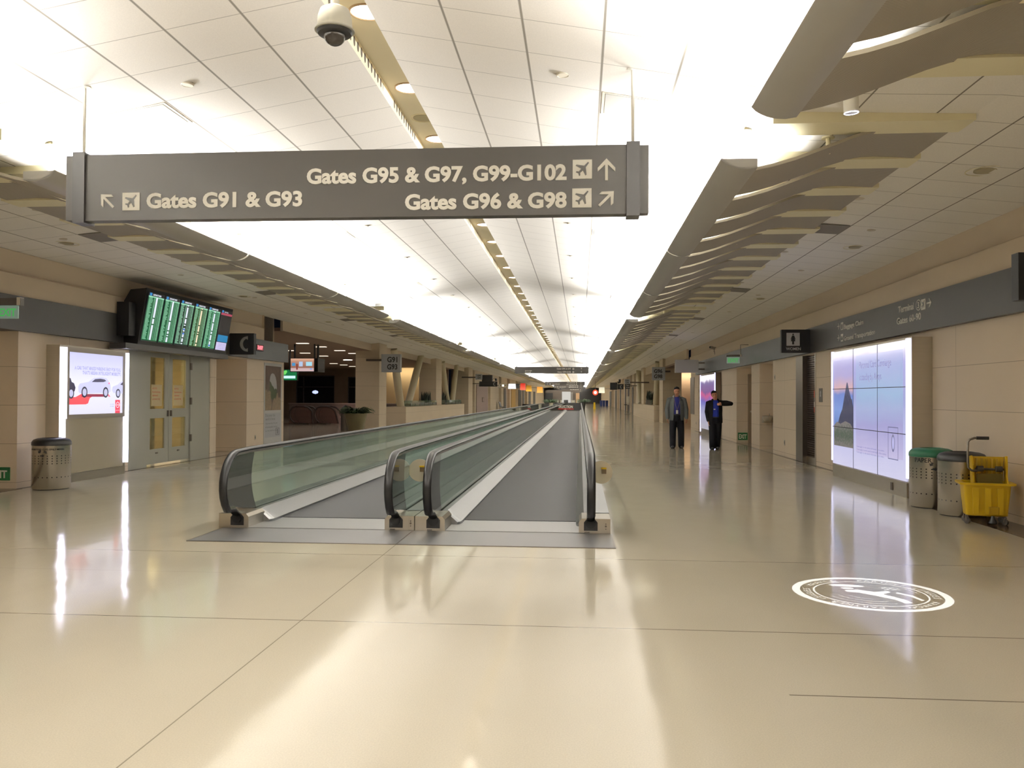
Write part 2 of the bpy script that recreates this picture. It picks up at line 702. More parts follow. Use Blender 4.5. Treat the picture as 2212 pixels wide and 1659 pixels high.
# left wall
mb = MB()
wallx(mb, -10.3, Y0, 13.1, z1=ZF1, side=-1)
mb.box((-10.4, 13.1, 0), (X0, 16.5, ZF1))
mb.box((-10.4, Y0, 2.6), (X0, 13.1, ZF1))
mb.box((-9.35, 20.3, 0), (X0, 20.64, ZF1))
mb.box((-9.9, 16.5, 2.62), (X0, 20.3, ZF1))
mb.box((-9.35, 22.6, 0), (X0, 25.5, ZF1))
mb.box((-9.9, 20.64, 2.5), (X0, 22.6, ZF1))
struct('wall_left', mb, WALL)
mb = MB()
mb.box((-10.4, 22.6, 0), (-9.35, 22.75, 2.7))
mb.box((-10.4, 20.3, 0), (-10.3, 22.75, 2.7))
mb.box((-10.3, 20.3, 0), (-9.35, 20.64, 2.7))
struct('wall_left_recess', mb, WALLX)
mb = MB()
mb.grid([[(X0 + .06, y, ZF1 - .02), (X0 + .06, y, 3.42), (X0 - .02, y, 3.46), (X0, y, ZC)] for y in (Y0, 23.7)], smooth=False)
mb.face([(X0 + .06, 23.7, ZF1), (X0 - .4, 23.7, ZF1), (X0 - .4, 23.7, ZC), (X0 + .06, 23.7, ZC)])
mb.box((-9.35, 23.7, ZF1 - .02), (-9.2, 25.5, ZF1))
struct('wall_left_upper', mb, PLASTER)
struct('trim_3', MB().box((X0 - .3, Y0, ZF0), (X0 + .10, 22.4, ZF1)), FASCIA)
struct('trim_4', MB().box((X0 - .3, 22.4, ZF0), (X0 + .10, 25.6, ZF1)), FASCIAL)
struct('wall_back', MB().box((-10.6, Y0 - .3, 0), (X1 + .6, Y0, 5.2)), PLASTER)
struct('wall_end', MB().box((-24, YEND, 0), (X1 + .6, YEND + .3, 5.2)), mat('dark_end', (30, 28, 28), .8))

# halls opening off the corridor
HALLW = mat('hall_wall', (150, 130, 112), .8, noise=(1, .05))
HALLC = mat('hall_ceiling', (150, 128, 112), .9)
mb = MB()
mb.box((-24, 25.6, 3.5), (-9.06, 62, 3.6))
struct('ceiling_hall_left', mb, HALLC)
mb = MB()
mb.box((-9.12, 25.5, 3.5), (-9.04, 69, 3.82))
mb.box((-24, 25.5, 0), (-9.35, 25.6, 4.0))
struct('trim_5', mb, PLASTER)
mb = MB()
mb.box((-24.3, 25.6, 0), (-24, 62, 3.6))
# far wall of the hall with two dark windows left open
YW = 62.0
for xa, xb, za, zb in ((-24, -20.95, 0, 3.6), (-20.95, -18.05, 0, .9), (-20.95, -18.05, 3.05, 3.6), (-18.05, -17.05, 0, 3.6),
                       (-17.05, -14.6, 0, .9), (-17.05, -14.6, 2.95, 3.6), (-14.6, -9.6, 0, 3.6)):
    mb.box((xa, YW, za), (xb, YW + .3, zb))
struct('wall_hall_left', mb, HALLW)
struct('wall_washed_left', MB().box((-13.4, 58.5, 0), (-9.7, 58.8, 3.5)), mat('warm_wall', (205, 180, 140), .8))
area('wall_washer', (-11.5, 57.9, 3.42), (0, .75, -1), 3.4, .1, 26, (1, .86, .6))
for i, (xa, xb, zb) in enumerate(((-20.95, -18.05, 3.05), (-17.05, -14.6, 2.95))):
    wn = struct('window_%d' % (i + 1), MB().box((xa, YW + .12, .9), (xb, YW + .14, zb)), NIGHT)
    mb = MB()
    for x in ((xa + .02), (xa + xb) / 2 + (.35 if i else -.9), xb - .02):
        mb.box((x - .04, YW + .05, .9), (x + .04, YW + .2, zb))
    for z in (.95, 2.2, zb - .04):
        mb.box((xa, YW + .05, z - .03), (xb, YW + .2, z + .03))
    mb.build('window_frame', mat('window_frame_grey', (92, 88, 92), .5), wn)
struct('wall_night_outside', MB().box((-24, 75, -2), (-13, 75.2, 6)), mat('night_dark', (8, 9, 14), .9))

# right hall
mb = MB()
mb.box((5.0, 41.3, 3.25), (12, 60.3, 3.35))
struct('ceiling_hall_right', mb, HALLC)
mb = MB()
mb.box((5.25, 60, 0), (12, 60.3, 3.3))
mb.box((12, 41, 0), (12.3, 60.3, 3.3))
mb.box((5.55, 41.0, 0), (12, 41.2, 3.3))
struct('wall_hall_right', mb, mat('warm_wall_right', (205, 178, 150), .8))
struct('floor_hall_right', MB().face([(X1 + .6, 38, -.001), (13, 38, -.001), (13, 61, -.001), (X1 + .6, 61, -.001)]), FLOOR)
area('wall_washer', (8, 59.5, 3.2), (0, .7, -1), 4, .1, 40, (1, .84, .62))
mb = MB()
mb.box((5.05, 41.3, 3.25), (5.15, 70, 3.82))
struct('trim_6', mb, PLASTER)

# pillars and low planter walls
STONE = lined('pillar_stone', (220, 204, 180), (130, 114, 92), [(2, .62, .10, .0035)], rough=.55, noise=(.8, .05), spec=.3, amount=.7)
for i, (xa, xb, ya, yb) in enumerate(((-9.75, -8.7, 36.7, 38.1), (-9.75, -8.7, 51.5, 53.6), (-9.9, -8.7, 66.6, 69.2))):
    struct('wall_pillar_left_%d' % (i + 1), MB().box((xa, ya, 0), (xb, yb, ZC + .04)), STONE)
for i, (xa, xb, ya, yb) in enumerate(((4.9, 6.0, 51.5, 53.7), (4.9, 6.0, 66.8, 69.4))):
    struct('wall_pillar_right_%d' % (i + 1), MB().box((xa, ya, 0), (xb, yb, ZC + .04)), STONE)
struct('wall_planter_left', MB().box((-9.6, 41, 0), (-8.4, 62, 1.0)), STONE)
struct('wall_planter_right', MB().box((4.6, 54.0, 0), (5.9, 75, 1.0)), STONE)

# the long walls beyond the halls
FARW = lined('far_wall', (210, 196, 174), (120, 104, 84), [(2, .62, .10, .004), (1, 2.4, .3, .01)], rough=.6, noise=(.5, .06), spec=.3, amount=.6)
mb = MB()
for ya, yb, dp in ((69.2, 73, 1.2), (73, 84, 0), (84, 86, .6), (86, 95, 0), (95, 98, .8), (98, 106, 0), (106, 110, .8), (110, 120, 0), (120, 124, .7),
                   (124, 140, 0), (140, 146, .8), (146, 215, 0)):
    mb.box((-10.5, ya, 0), (-9.0 - dp, yb, ZC + .02))
struct('wall_left_far', mb, FARW)
mb = MB()
for ya, yb, dp in ((69.4, 76, .8), (76, 82, 0), (82, 84, .5), (84, 88, 0), (88, 90.5, .6), (90.5, 95, 0), (95, 97.5, .6), (97.5, 104, 0), (104, 108, .6),
                   (108, 116, 0), (116, 121, .6), (121, 135, 0), (135, 142, .6), (142, 215, 0)):
    mb.box((5.25 + dp, ya, 0), (6.7, yb, ZC + .02))
mb.box((5.9, 60.3, 0), (6.7, 69.4, 3.4))
struct('wall_right_far', mb, FARW)

# ================================================================== LIGHT TROUGHS
def prof(s, pts, y):
    return [(WC + s * a, y, EYE + b) for a, b in pts]


VAL = [(3.17, 2.175), (3.20, 2.143), (3.24, 2.118), (3.29, 2.097), (3.35, 2.084), (3.42, 2.08), (3.50, 2.092)]
PAN = [(3.493, 2.0935), (3.66, 2.128), (3.87, 2.187), (4.115, 2.276), (4.39, 2.378), (4.56, 2.428), (4.72, 2.452), (4.86, 2.458), (5.0, 2.452), (5.25, 2.436)]


def offset_profile(pts, t):
    return [(a, b + t) for a, b in pts]


RIB = lined('ribbed_panel_metal', (168, 160, 146), (120, 114, 102), [(1, .022, 0, .0035)], rough=.6, noise=(2, .03), spec=.2, amount=.75)
RIB.node_tree.nodes['Principled BSDF'].inputs['Roughness'].default_value = .6


def make_trough(s, y0, n_sec=3, label='', full=True, group=None):
    t = thing('light_trough', label, 'ceiling light', (WC + s * 3.4, y0, EYE + 2.1), group)
    sec = RUNLEN / n_sec
    for k in range(n_sec):
        ya, yb = y0 + k * sec + (.03 if k else 0), y0 + (k + 1) * sec - (.03 if k < n_sec - 1 else 0)
        outer = VAL
        inner = [(a + (.012 if a < 3.3 else 0), b + .012) for a, b in VAL]
        loop = outer + inner[::-1]
        m = MB()
        m.grid([prof(s, loop, ya), prof(s, loop, yb)], closed=True, smooth=True, capends=True)
        m.build('valance', GREYM, t)
        for j in range(4):
            p0 = y0 + k * sec + j * sec / 4 + .115
            p1 = p0 + sec / 4 - .23
            a0 = PAN
            a1 = offset_profile(PAN, .03)
            m = MB()
            m.grid([prof(s, a0 + a1[::-1], p0), prof(s, a0 + a1[::-1], p1)], closed=True, smooth=True, capends=True)
            m.build('curved_panel', RIB, t)
    for ye in (y0, y0 + RUNLEN - .02):
        m = MB()
        pts = [(a, b + .004) for a, b in VAL] + [(3.50, 2.165), (3.50, 2.175)]
        m.prism(prof(s, pts, ye), (0, .02, 0))
        m.build('end_cap', GREYM, t)
    # cross beams above the gaps
    for k in range(n_sec * 4 + 1):
        y = y0 + k * sec / 4
        if k == 0:
            y += 0
        m = MB()
        pts = [(3.60, 2.43), (5.33, 2.432), (5.33, 2.484), (3.60, 2.539)]
        m.prism(prof(s, pts, y - .18), (0, .36, 0))
        m.build('cross_beam', CREAM, t)
    # lamp batten lying in the trough
    m = MB()
    m.prism(prof(s, [(3.335, 2.098), (3.465, 2.096), (3.465, 2.118), (3.335, 2.118)], y0 + .1), (0, RUNLEN - .2, 0))
    m.build('lamp_batten', WHITE, t)
    if full:
        for k in range(n_sec):
            for off in (.03, 1.27, 3.2):
                y = y0 + k * sec + off + .35
                m = MB()
                m.tube([(WC + s * 3.47, y, EYE + 2.09), (WC + s * 3.47, y, EYE + 2.57)], .022, 8)
                m.lathe([(.055, 0), (.055, .012), (.03, .02)], (WC + s * 3.47, y, EYE + 2.55 - .02), 12)
                m.build('hanger_rod', CREAM, t)
            m = MB()
            y = y0 + k * sec + .45
            m.tube([(WC + s * 4.25, y, EYE + 2.33), (WC + s * 4.25, y, EYE + 2.50)], .022, 8)
            m.lathe([(.06, 0), (.06, .015)], (WC + s * 4.25, y, EYE + 2.475), 12)
            m.build('hanger_rod', CREAM, t)
    return t


side = {1: 'right', -1: 'left'}
far_proto = {}
for s in (1, -1):
    proto = None
    for i, y0 in enumerate(RUNS):
        if i == 0:
            lb = ('curved grey light trough cut off by the top right corner' if s > 0 else
                  'curved grey light trough at the left edge behind the sign end')
        elif i == 1:
            lb = 'long curved grey light trough on the %s, beside the big hanging sign' % side[s]
        elif i == 2:
            lb = 'curved grey light trough on the %s, third from the camera, beyond the first visible gap' % side[s]
        else:
            lb = 'distant curved grey light trough in the row along the %s side of the ceiling' % side[s]
        grp = 'distant light troughs on the %s side' % side[s] if i > 2 else None
        if proto is None:
            proto = make_trough(s, y0, 3, lb)
        else:
            c = copy_tree(proto, (WC + s * 3.4, y0, EYE + 2.1), None, lb)
            if grp:
                c['group'] = grp

# ================================================================== CEILING FITTINGS
GLOW = emis('lamp_glow', (255, 238, 214), 5.0)
RIMM = mat('lamp_rim', (176, 150, 120), .4, .3)
t0_ = thing('downlight', 'lit round downlight beside the dome camera in the ceiling slot', 'downlight', (-1.835, 7.23, ZS + .15))
MB().lathe([(.165, 0), (.165, -.008), (.15, -.012), (.145, 0)], (-1.835, 7.23, ZS + .15), 28).build('rim', RIMM, t0_)
MB().lathe([(.146, -.004), (.0, -.004)], (-1.835, 7.23, ZS + .15), 28, cap=False).build('diffuser', GLOW, t0_)
k = 1
while 7.23 + 1.825 * k < 205:
    y = 7.23 + 1.825 * k
    lb = {1: 'lit round downlight in the ceiling slot, second from the camera', 2: 'lit round downlight in the slot half hidden by the top edge of the big sign'}.get(
        k, 'small lit downlight in the row along the central ceiling slot beyond the big sign')
    c = copy_tree(t0_, (-1.835, y, ZS + .15), None, lb)
    if k > 2:
        c['group'] = 'downlights in the central ceiling slot'
    k += 1
for y, pw in [(7.23 + 1.825 * j, 130) for j in range(-8, 18)] + [(7.23 + 1.825 * j, 420) for j in range(19, 108, 3)]:
    if True:
        l = bpy.data.lights.new('downlight_lamp', 'SPOT')
        l.energy = pw
        l.color = (1, .92, .80)
        l.spot_size = radians(140)
        l.spot_blend = .8
        l.shadow_soft_size = .12
        o = bpy.data.objects.new('downlight_lamp', l)
        o.location = (-1.835, y, ZS + .13)
        C.objects.link(o)
GRILL = mat('speaker_grille', (168, 158, 130), .7)


def disc_thing(name, label, cat, loc, r, m, group=None, ring=None, slope=0):
    t = thing(name, label, cat, loc, group)
    x, y, z = loc
    a = MB().lathe([(r, .01), (r, -.006), (r * .86, -.009), (r * .84, -.006), (0, -.006)], loc, 24, cap=False).build('cover', m, t)
    if ring:
        MB().lathe([(ring, 0), (ring, -.006), (ring * .96, -.006), (ring * .96, 0)], loc, 28, cap=False).build('trim_ring', CREAM, t)
    return t


disc_thing('ceiling_speaker', 'round speaker grille in the ceiling slot above the big sign', 'speaker', (-1.87, 10.05, ZS + .15), .12, GRILL, None, .155)
CAPM = mat('sprinkler_cap', (206, 196, 176), .6)
spr = None
for i in range(28):
    y = 7.65 + 3.3 * i
    for s in (1, -1):
        x = WC + s * 1.74
        z = EYE + 3.17 - .17 * 1.74 + .002 + .0245 * (1 - (1.74 - .17) / 3.19)
        if spr is None:
            spr = disc_thing('sprinkler_cover', 'round white sprinkler cover on the ceiling right of the slot, nearest', 'sprinkler', (x, y, z), .06, CAPM)
        else:
            lb = ('round white sprinkler cover on the ceiling left of the slot, nearest' if i == 0 else
                  'small round sprinkler cover in the %s row of the central ceiling' % side[s])
            c = copy_tree(spr, (x, y, z), None, lb)
            if i:
                c['group'] = 'sprinkler covers in the %s row' % side[s]


def zside(x):
    wv = abs(x - WC)
    return EYE + (2.54 - (wv - 3.58) * .055 / 1.74 if wv < 5.32 else 2.485 - (wv - 5.32) * .185 / 1.83)


for i in range(12):
    for s in (1, -1):
        for (px_, off) in ((5.35, 0), (6.05, 1.7)):
            x = WC + s * px_
            y = 10.9 + off + 3.9 * i
            c = copy_tree(spr, (x, y, zside(x)), None, 'small round sprinkler cover on the lower %s ceiling' % side[s])
            c['group'] = 'sprinkler covers on the lower %s ceiling' % side[s]
sp0 = None
for i, (x, y) in enumerate(((4.25, 9.35), (4.35, 13.9), (4.35, 21), (-8.1, 12.9), (-8.1, 20), (-8.1, 27))):
    lb = ['round loudspeaker grille in the lower right ceiling nearest the camera', 'round loudspeaker grille beside the grey vent in the lower right ceiling',
          'distant round loudspeaker grille in the lower right ceiling', 'round loudspeaker grille beside the grey vent in the lower left ceiling',
          'round loudspeaker grille in the lower left ceiling above the departure screens', 'distant round loudspeaker grille in the lower left ceiling'][i]
    disc_thing('ceiling_speaker', lb, 'speaker', (x, y, zside(x)), .12, GRILL, None, .2)
VENT = mat('vent_grey_perforated', (176, 172, 164), .6, noise=(60, .05))
VENTD = mat('vent_dark_grey', (128, 122, 114), .7, noise=(60, .05))
for s in (1, -1):
    for i in range(8):
        ya = .16 + .6454 * (12 + 10.35 * i // 1)
        wa, wb = .17 + .636 * 3 + .02, .17 + .636 * 4 - .02
        zf = lambda w_: EYE + 2.6 + (zc(.17) + .03 - EYE - 2.6) * (3.36 - w_) / 3.19
        t = thing('ceiling_vent', ['square grey vent panel in the bright ceiling %s of the slot, %s' % (side[s], q) for q in ('nearest', 'second', 'third', 'fourth')][min(i, 3)] if i < 4
                  else 'faint distant square vent in the bright ceiling %s of the slot' % side[s], 'vent', (WC + s * (wa + wb) / 2, ya + .3, zf((wa + wb) / 2)),
                  'distant vents %s of the slot' % side[s] if i > 3 else None)
        m = MB()
        m.prism([(WC + s * wa, ya + .02, zf(wa)), (WC + s * wb, ya + .02, zf(wb)), (WC + s * wb, ya + .62, zf(wb)), (WC + s * wa, ya + .62, zf(wa))], (0, 0, -.003))
        m.build('frame', CAPM, t)
        m = MB()
        wa += .03
        wb -= .03
        m.prism([(WC + s * wa, ya + .05, zf(wa) - .003), (WC + s * wb, ya + .05, zf(wb) - .003), (WC + s * wb, ya + .59, zf(wb) - .003), (WC + s * wa, ya + .59, zf(wa) - .003)], (0, 0, -.002))
        m.build('perforated_sheet', VENT, t)
    for i in range(4):
        ya = .16 + .6454 * (19 + 11 * i)
        wa, wb = 5.02, 5.7
        t = thing('ceiling_vent', 'dark square vent panel in the lower %s ceiling, %s' % (side[s], ('nearest', 'second', 'third', 'farthest')[i]), 'vent',
                  (WC + s * 5.36, ya + .3, zside(WC + s * 5.36)))
        f = zside
        m = MB()
        m.prism([(WC + s * a, y, f(WC + s * a) + .001) for a, y in ((wa, ya), (wb, ya), (wb, ya + .62), (wa, ya + .62))], (0, 0, -.01))
        m.build('perforated_sheet', VENTD, t)

# dome camera under the slot
p = atY(723, 60, 5.5)
t = thing('dome_camera', 'white dome security camera hanging from the ceiling slot', 'camera', (p.x, 5.5, p.z))
x, y, z = p.x, 5.5, p.z
MB().lathe([(.0, .14), (.05, .14), (.095, .115), (.11, .07), (.115, -.0), (.112, -.012)], (x, y, z), 28, cap=False).build('housing', mat('camera_white', (214, 212, 200), .4), t)
MB().lathe([(.112, -.008), (.13, -.016), (.13, -.024), (.108, -.03)], (x, y, z), 32).build('trim_ring', mat('camera_ring', (180, 178, 168), .3, .4), t)
MB().lathe([(.12, -.024), (.108, -.045), (.07, -.056), (.0, -.056)], (x, y, z), 32, cap=False).build('black_collar', BLACK, t)
dm = MB().lathe([(.072 * cos(a), -.052 - .068 * sin(a)) for a in [pi / 2 * q / 8 for q in range(9)]], (x, y, z), 28, cap=False).build('dome', glass('smoke_dome', (90, 84, 80), .5, .03), t)
MB().lathe([(.0, -.1), (.035, -.09), (.045, -.06), (.03, -.05)], (x, y, z), 16).build('lens', BLACK, dm)
MB().tube([(x, y, z + .13), (x, y, ZS + .16)], .03, 12).build('mounting_pole', WHITE, t)

# gobo projector on the end of the near right trough, throwing the round emblem on the floor
PJ = Vector(atY(1839, 244, 6.62))
PD = (Vector((2.232, 6.83, 0)) - PJ).normalized()
t = thing('spot_projector', 'small cylindrical projector lamp under the near right trough', 'spotlight', PJ)
QR = Vector((0, 0, -1)).rotation_difference(PD).to_matrix()
BARL = [(.05, .0), (.055, .01), (.055, .27), (.04, .29), (0, .29)]
o = MB().lathe(BARL, PJ, 24, cap=False).build('barrel', WHITE, t)
for v in o.data.vertices:
    v.co = QR @ v.co
MB().tube([PJ + Vector((-.01, -.01, .27)), PJ + Vector((-.01, -.01, .42))], .012, 8).build('stem', CREAM, t)
o = MB().lathe([(.055, .0), (.0505, -.004), (.048, .0)], PJ, 20, cap=False).build('glowing_rim', emis('gobo_rim', (225, 225, 255), 6), t)
for v in o.data.vertices:
    v.co = QR @ v.co
plates = []          # (curve) every piece of the stencil is filled on its own


def new_plate():
    c = bpy.data.curves.new('stencil_plate', 'CURVE')
    c.dimensions = '2D'
    c.fill_mode = 'BOTH'
    plates.append(c)
    return c


cu = new_plate()


def st_poly(pts):
    sp = cu.splines.new('POLY')
    sp.points.add(len(pts) - 1)
    for q, (a, b) in zip(sp.points, pts):
        q.co = (a * 20, b * 20, 0, 1)
    sp.use_cyclic_u = True


def st_circle(r, cx=0, cy=0, n=64, ry=None, rot=0):
    ry = ry or r
    st_poly([(cx + r * cos(2 * pi * k / n) * cos(rot) - ry * sin(2 * pi * k / n) * sin(rot),
              cy + r * cos(2 * pi * k / n) * sin(rot) + ry * sin(2 * pi * k / n) * cos(rot)) for k in range(n)])


st_circle(.405, n=96)
ring = 'KRAKOW \u00b7 PARTNER LEAGUES  ' * 2
dg = bpy.context.evaluated_depsgraph_get()
disc_plate = cu
for k, ch in enumerate(ring):
    cu = new_plate()
    ang = pi / 2 + .95 - 2 * pi * k / len(ring)
    hs = pi / len(ring)
    st_poly([(.418 * cos(ang - hs + 2 * hs * q / 4), .418 * sin(ang - hs + 2 * hs * q / 4)) for q in range(5)] +
            [(.515 * cos(ang + hs - 2 * hs * q / 4), .515 * sin(ang + hs - 2 * hs * q / 4)) for q in range(5)])
    if ch == ' ':
        continue
    fc = bpy.data.curves.new('g', 'FONT')
    fc.body = ch
    fc.size = .078
    fc.align_x = 'CENTER'
    fo = bpy.data.objects.new('g', fc)
    C.objects.link(fo)
    dg.update()
    cc = fo.to_curve(dg)
    ang = pi / 2 + .95 - 2 * pi * k / len(ring)
    for sp in cc.splines:
        pts = []
        n = len(sp.bezier_points)
        for i in range(n):
            b0, b1 = sp.bezier_points[i], sp.bezier_points[(i + 1) % n]
            for q in range(4):
                u = q / 4
                c = b0.co * (1 - u) ** 3 + b0.handle_right * 3 * u * (1 - u) ** 2 + b1.handle_left * 3 * u * u * (1 - u) + b1.co * u ** 3
                if not pts or (Vector(pts[-1]) - Vector((c.x, c.y))).length > 1e-4:
                    pts.append((c.x, c.y))
        if len(pts) > 2:
            st_poly([((x_) * cos(ang - pi / 2) - (y_ + .439) * sin(ang - pi / 2), (x_) * sin(ang - pi / 2) + (y_ + .439) * cos(ang - pi / 2)) for x_, y_ in pts])
    fo.to_curve_clear()
    bpy.data.objects.remove(fo)
    bpy.data.curves.remove(fc)
# art inside the rings: a hat, a horn player, leaves, globe lines
cu = disc_plate
st_circle(.135, -.10, .265, 40, .045, -.1)
st_circle(.05, -.12, .17, 24, .03)
st_poly([(-.16, .10), (-.06, .13), (.05, .05), (.16, .10), (.17, .05), (.09, -.02), (.19, -.18), (.21, -.29), (.15, -.31), (.12, -.20), (.02, -.08), (-.08, .02), (-.16, .04)])
st_poly([(.22, .06), (.30, -.05), (.33, -.20), (.30, -.22), (.27, -.08), (.20, .02)])
for i in range(14):
    random.seed(i)
    st_circle(.0115, .16 + .027 * (i % 5), .135 + .036 * (i // 5) + .012 * (i % 2), 10, .009)
for r0, a0, a1 in ((.34, 3.5, 5.0), (.27, 3.4, 4.9), (.20, 3.5, 4.6), (.37, .1, .8)):
    n = 24
    st_poly([(r0 * cos(a0 + (a1 - a0) * k / n), r0 * sin(a0 + (a1 - a0) * k / n)) for k in range(n + 1)] +
            [((r0 - .006) * cos(a0 + (a1 - a0) * k / n), (r0 - .006) * sin(a0 + (a1 - a0) * k / n)) for k in range(n, -1, -1)])
sv, sf = [], []
for c in plates:
    cobj = bpy.data.objects.new('tmp', c)
    C.objects.link(cobj)
    dg = bpy.context.evaluated_depsgraph_get()
    pm_ = cobj.evaluated_get(dg).to_mesh()
    n0 = len(sv)
    sv += [tuple(v.co) for v in pm_.vertices]
    sf += [[n0 + i for i in f.vertices] for f in pm_.polygons]
    bpy.data.objects.remove(cobj)
me = bpy.data.meshes.new('stencil')
me.from_pydata(sv, [], sf)
DST, DLP = .03, .26          # stencil and lamp distances up the barrel
DT = PJ.z / -PD.z
sc_ = (DLP - DST) / (DLP + DT) / 20
random.seed(7)
for v in me.vertices:
    v.co = QR @ Vector((v.co.x * sc_, v.co.y * sc_, DST))
me.materials.clear()
me.materials.append(BLACKM)
so = bpy.data.objects.new('stencil', me)
C.objects.link(so)
so.parent = t
l = bpy.data.lights.new('projector_lamp', 'SPOT')
l.energy = 1300
l.color = (.82, .86, 1)
l.spot_size = 2 * atan(.575 / (DLP + DT))
l.spot_blend = .0
l.shadow_soft_size = .0001
o = bpy.data.objects.new('projector_lamp', l)
M3 = QR.to_4x4()
M3.translation = PJ - PD * DLP
o.matrix_world = M3
C.objects.link(o)

# ================================================================== MOVING WALKWAYS
YA, YB = 9.5, 94.0
RZ = .90


def rail_path(far=False):
    """handrail centre line in (y, z) from the inlet up round the nose and along the top"""
    pts = [(9.68, .13), (9.60, .135), (9.48, .165), (9.36, .225)]
    for k in range(11):
        a = radians(225 - 135 * k / 10)
        pts.append((9.50 + .40 * cos(a), .50 + .37 * sin(a)))
    pts += [(9.62, .872), (9.8, .878), (10.4, .88), (30, .88), (60, .88), (YB, .88)]
    return pts


def make_walkway(name, label, xl, xr, belt, other):
    """xl, xr rail centre lines; belt=(x0,x1)"""
    t = thing(name, label, 'moving walkway', ((xl + xr) / 2, YA, 0))
    bx0, bx1 = belt
    # belt
    pal = lined('belt_dark_grey', (50, 50, 52), (34, 35, 37), [(0, .02, 0, .004), (1, .4, 0, .006, (0, -99, 99), .8)], rough=.6, noise=(1.5, .08), spec=.3, amount=.6)
    MB().box((bx0, 10.32, .0), (bx1, YB, .018)).build('belt', pal, t)
    MB().box((bx0 - .11, 9.50, .0), (bx1 + .11, 10.34, .012)).build('comb_plate', COMB, t)
    for side_, x in ((-1, xl), (1, xr)):
        inn = bx0 if side_ < 0 else bx1
        path = rail_path()
        # handrail: flattened section swept along the path
        m = MB()
        rows = []
        for i, (y, z) in enumerate(path):
            a = path[max(i - 1, 0)]
            b = path[min(i + 1, len(path) - 1)]
            ty, tz = b[0] - a[0], b[1] - a[1]
            q = sqrt(ty * ty + tz * tz)
            ny, nz = -tz / q, ty / q      # outward normal (up when going +y)
            row = []
            for (u, v) in ((-.044, -.006), (-.046, .008), (-.036, .022), (-.018, .028), (0, .029), (.018, .028), (.036, .022), (.046, .008), (.044, -.006), (.03, -.012), (-.03, -.012)):
                row.append((x + u, y + ny * v, z + nz * v))
            rows.append(row)
        m.grid(rows, closed=True, smooth=True, capends=True)
        m.build('handrail', RUBBER, t)
        # bright rail guide just inside the handrail
        m = MB()
        rows = []
        for i, (y, z) in enumerate(path):
            a = path[max(i - 1, 0)]
            b = path[min(i + 1, len(path) - 1)]
            ty, tz = b[0] - a[0], b[1] - a[1]
            q = sqrt(ty * ty + tz * tz)
            ny, nz = -tz / q, ty / q
            rows.append([(x + u, y + ny * v, z + nz * v) for u, v in ((-.022, -.012), (.022, -.012), (.016, -.04), (-.016, -.04))])
        m.grid(rows, closed=True, smooth=False, capends=True)
        m.build('rail_guide', STEEL, t)
        # end glass inside the nose with a curved back edge
        prof_ = [(y, z) for y, z in path[3:17]]
        cyc = []
        for i, (y, z) in enumerate(prof_):
            dy, dz = y - 9.60, z - .5
            q = sqrt(dy * dy + dz * dz)
            cyc.append((y - dy / q * .04, z - dz / q * .04))
        arc = [(9.98 - .12 * sin(pi * k / 12) + .07 * (1 - k / 12), .16 + (.835 - .16) * k / 12) for k in range(13)]
        loop = cyc + [(q[0], q[1]) for q in arc[::-1]]
        m = MB().prism([(x - .006, y, z) for y, z in loop], (.012, 0, 0))
        m.build('end_glass', DGLASS, t)
        # glass panels
        m = MB()
        y = None
        loop = [(q[0] + .004, q[1]) for q in arc] + [(YB, .835), (YB, .16)]
        m.prism([(x - .006, y_, z_) for y_, z_ in loop], (.012, 0, 0))
        m.build('glass_panels', GLASS, t)
        # inner sloping skirt, newel box, outer deck
        m = MB()
        sec = [(inn, .0), (inn, .04), (x - side_ * .075, .165), (x - side_ * .02, .168), (x - side_ * .02, .0)]
        nose = [(9.96, .80), (10.0, .92), (10.06, .98), (10.15, 1.0)]
        rows = []
        for y, q in nose + [(YB, 1.0)]:
            rows.append([(x - side_ * .05 + (sx_ - (x - side_ * .05)) * q, y, sz_ * (.72 + .28 * q)) for sx_, sz_ in sec])
        m.grid(rows, closed=True, smooth=False, capends=True)
        m.build('inner_deck', DECK, t)
        out = x + side_ * (.215 if (side_ > 0 and other > 0) or (side_ < 0 and other < 0) else .205)
        m = MB()
        m.box((min(x + side_ * .02, out), 9.95, .0), (max(x + side_ * .02, out), YB, .165))
        m.build('outer_deck', DECK, t)
        xa = x - side_ * .13
        xb = out
        m = MB()
        lo, hi = min(xa, xb), max(xa, xb)
        ch = .03
        pts = [(lo, .0), (hi, .0), (hi, .165), (lo, .165)]
        if side_ < 0:
            pts = [(lo, 0), (hi, 0), (hi, .13), (hi - ch, .165), (lo, .165)]
        else:
            pts = [(lo, 0), (hi, 0), (hi, .165), (lo + ch, .165), (lo, .13)]
        m.prism([(a, YA, b) for a, b in pts], (0, .5, 0))
        nb = m.build('newel_box', STEEL, t)
        m = MB()
        ox = x
        m.prism([(ox - .075, YA - .012, .035), (ox + .075, YA - .012, .035), (ox + .075, YA - .012, .125), (ox + .05, YA - .012, .155), (ox - .05, YA - .012, .155), (ox - .075, YA - .012, .125)], (0, .02, 0))
        m.build('inlet_plate', BLACK, nb)
        m = MB().tube([(ox, YA - .03, .118), (ox, YA + .02, .118)], .056, 16)
        m.build('inlet_brush', RUBBER, nb)
        m = MB()
        bxp = x + side_ * .165 if side_ > 0 else x - side_ * .1
        fr = Frame((0, YA - .004, 0), (1, 0, 0), (0, 0, 1))
        fr.rect(m, x + .10 if side_ > 0 else x - .005, .02, x + .145 if side_ > 0 else x + .02 + .0, .145 if side_ > 0 else .021, .0, .002)
        m.build('cover_plate', STEELD if side_ < 0 else STEEL, nb)
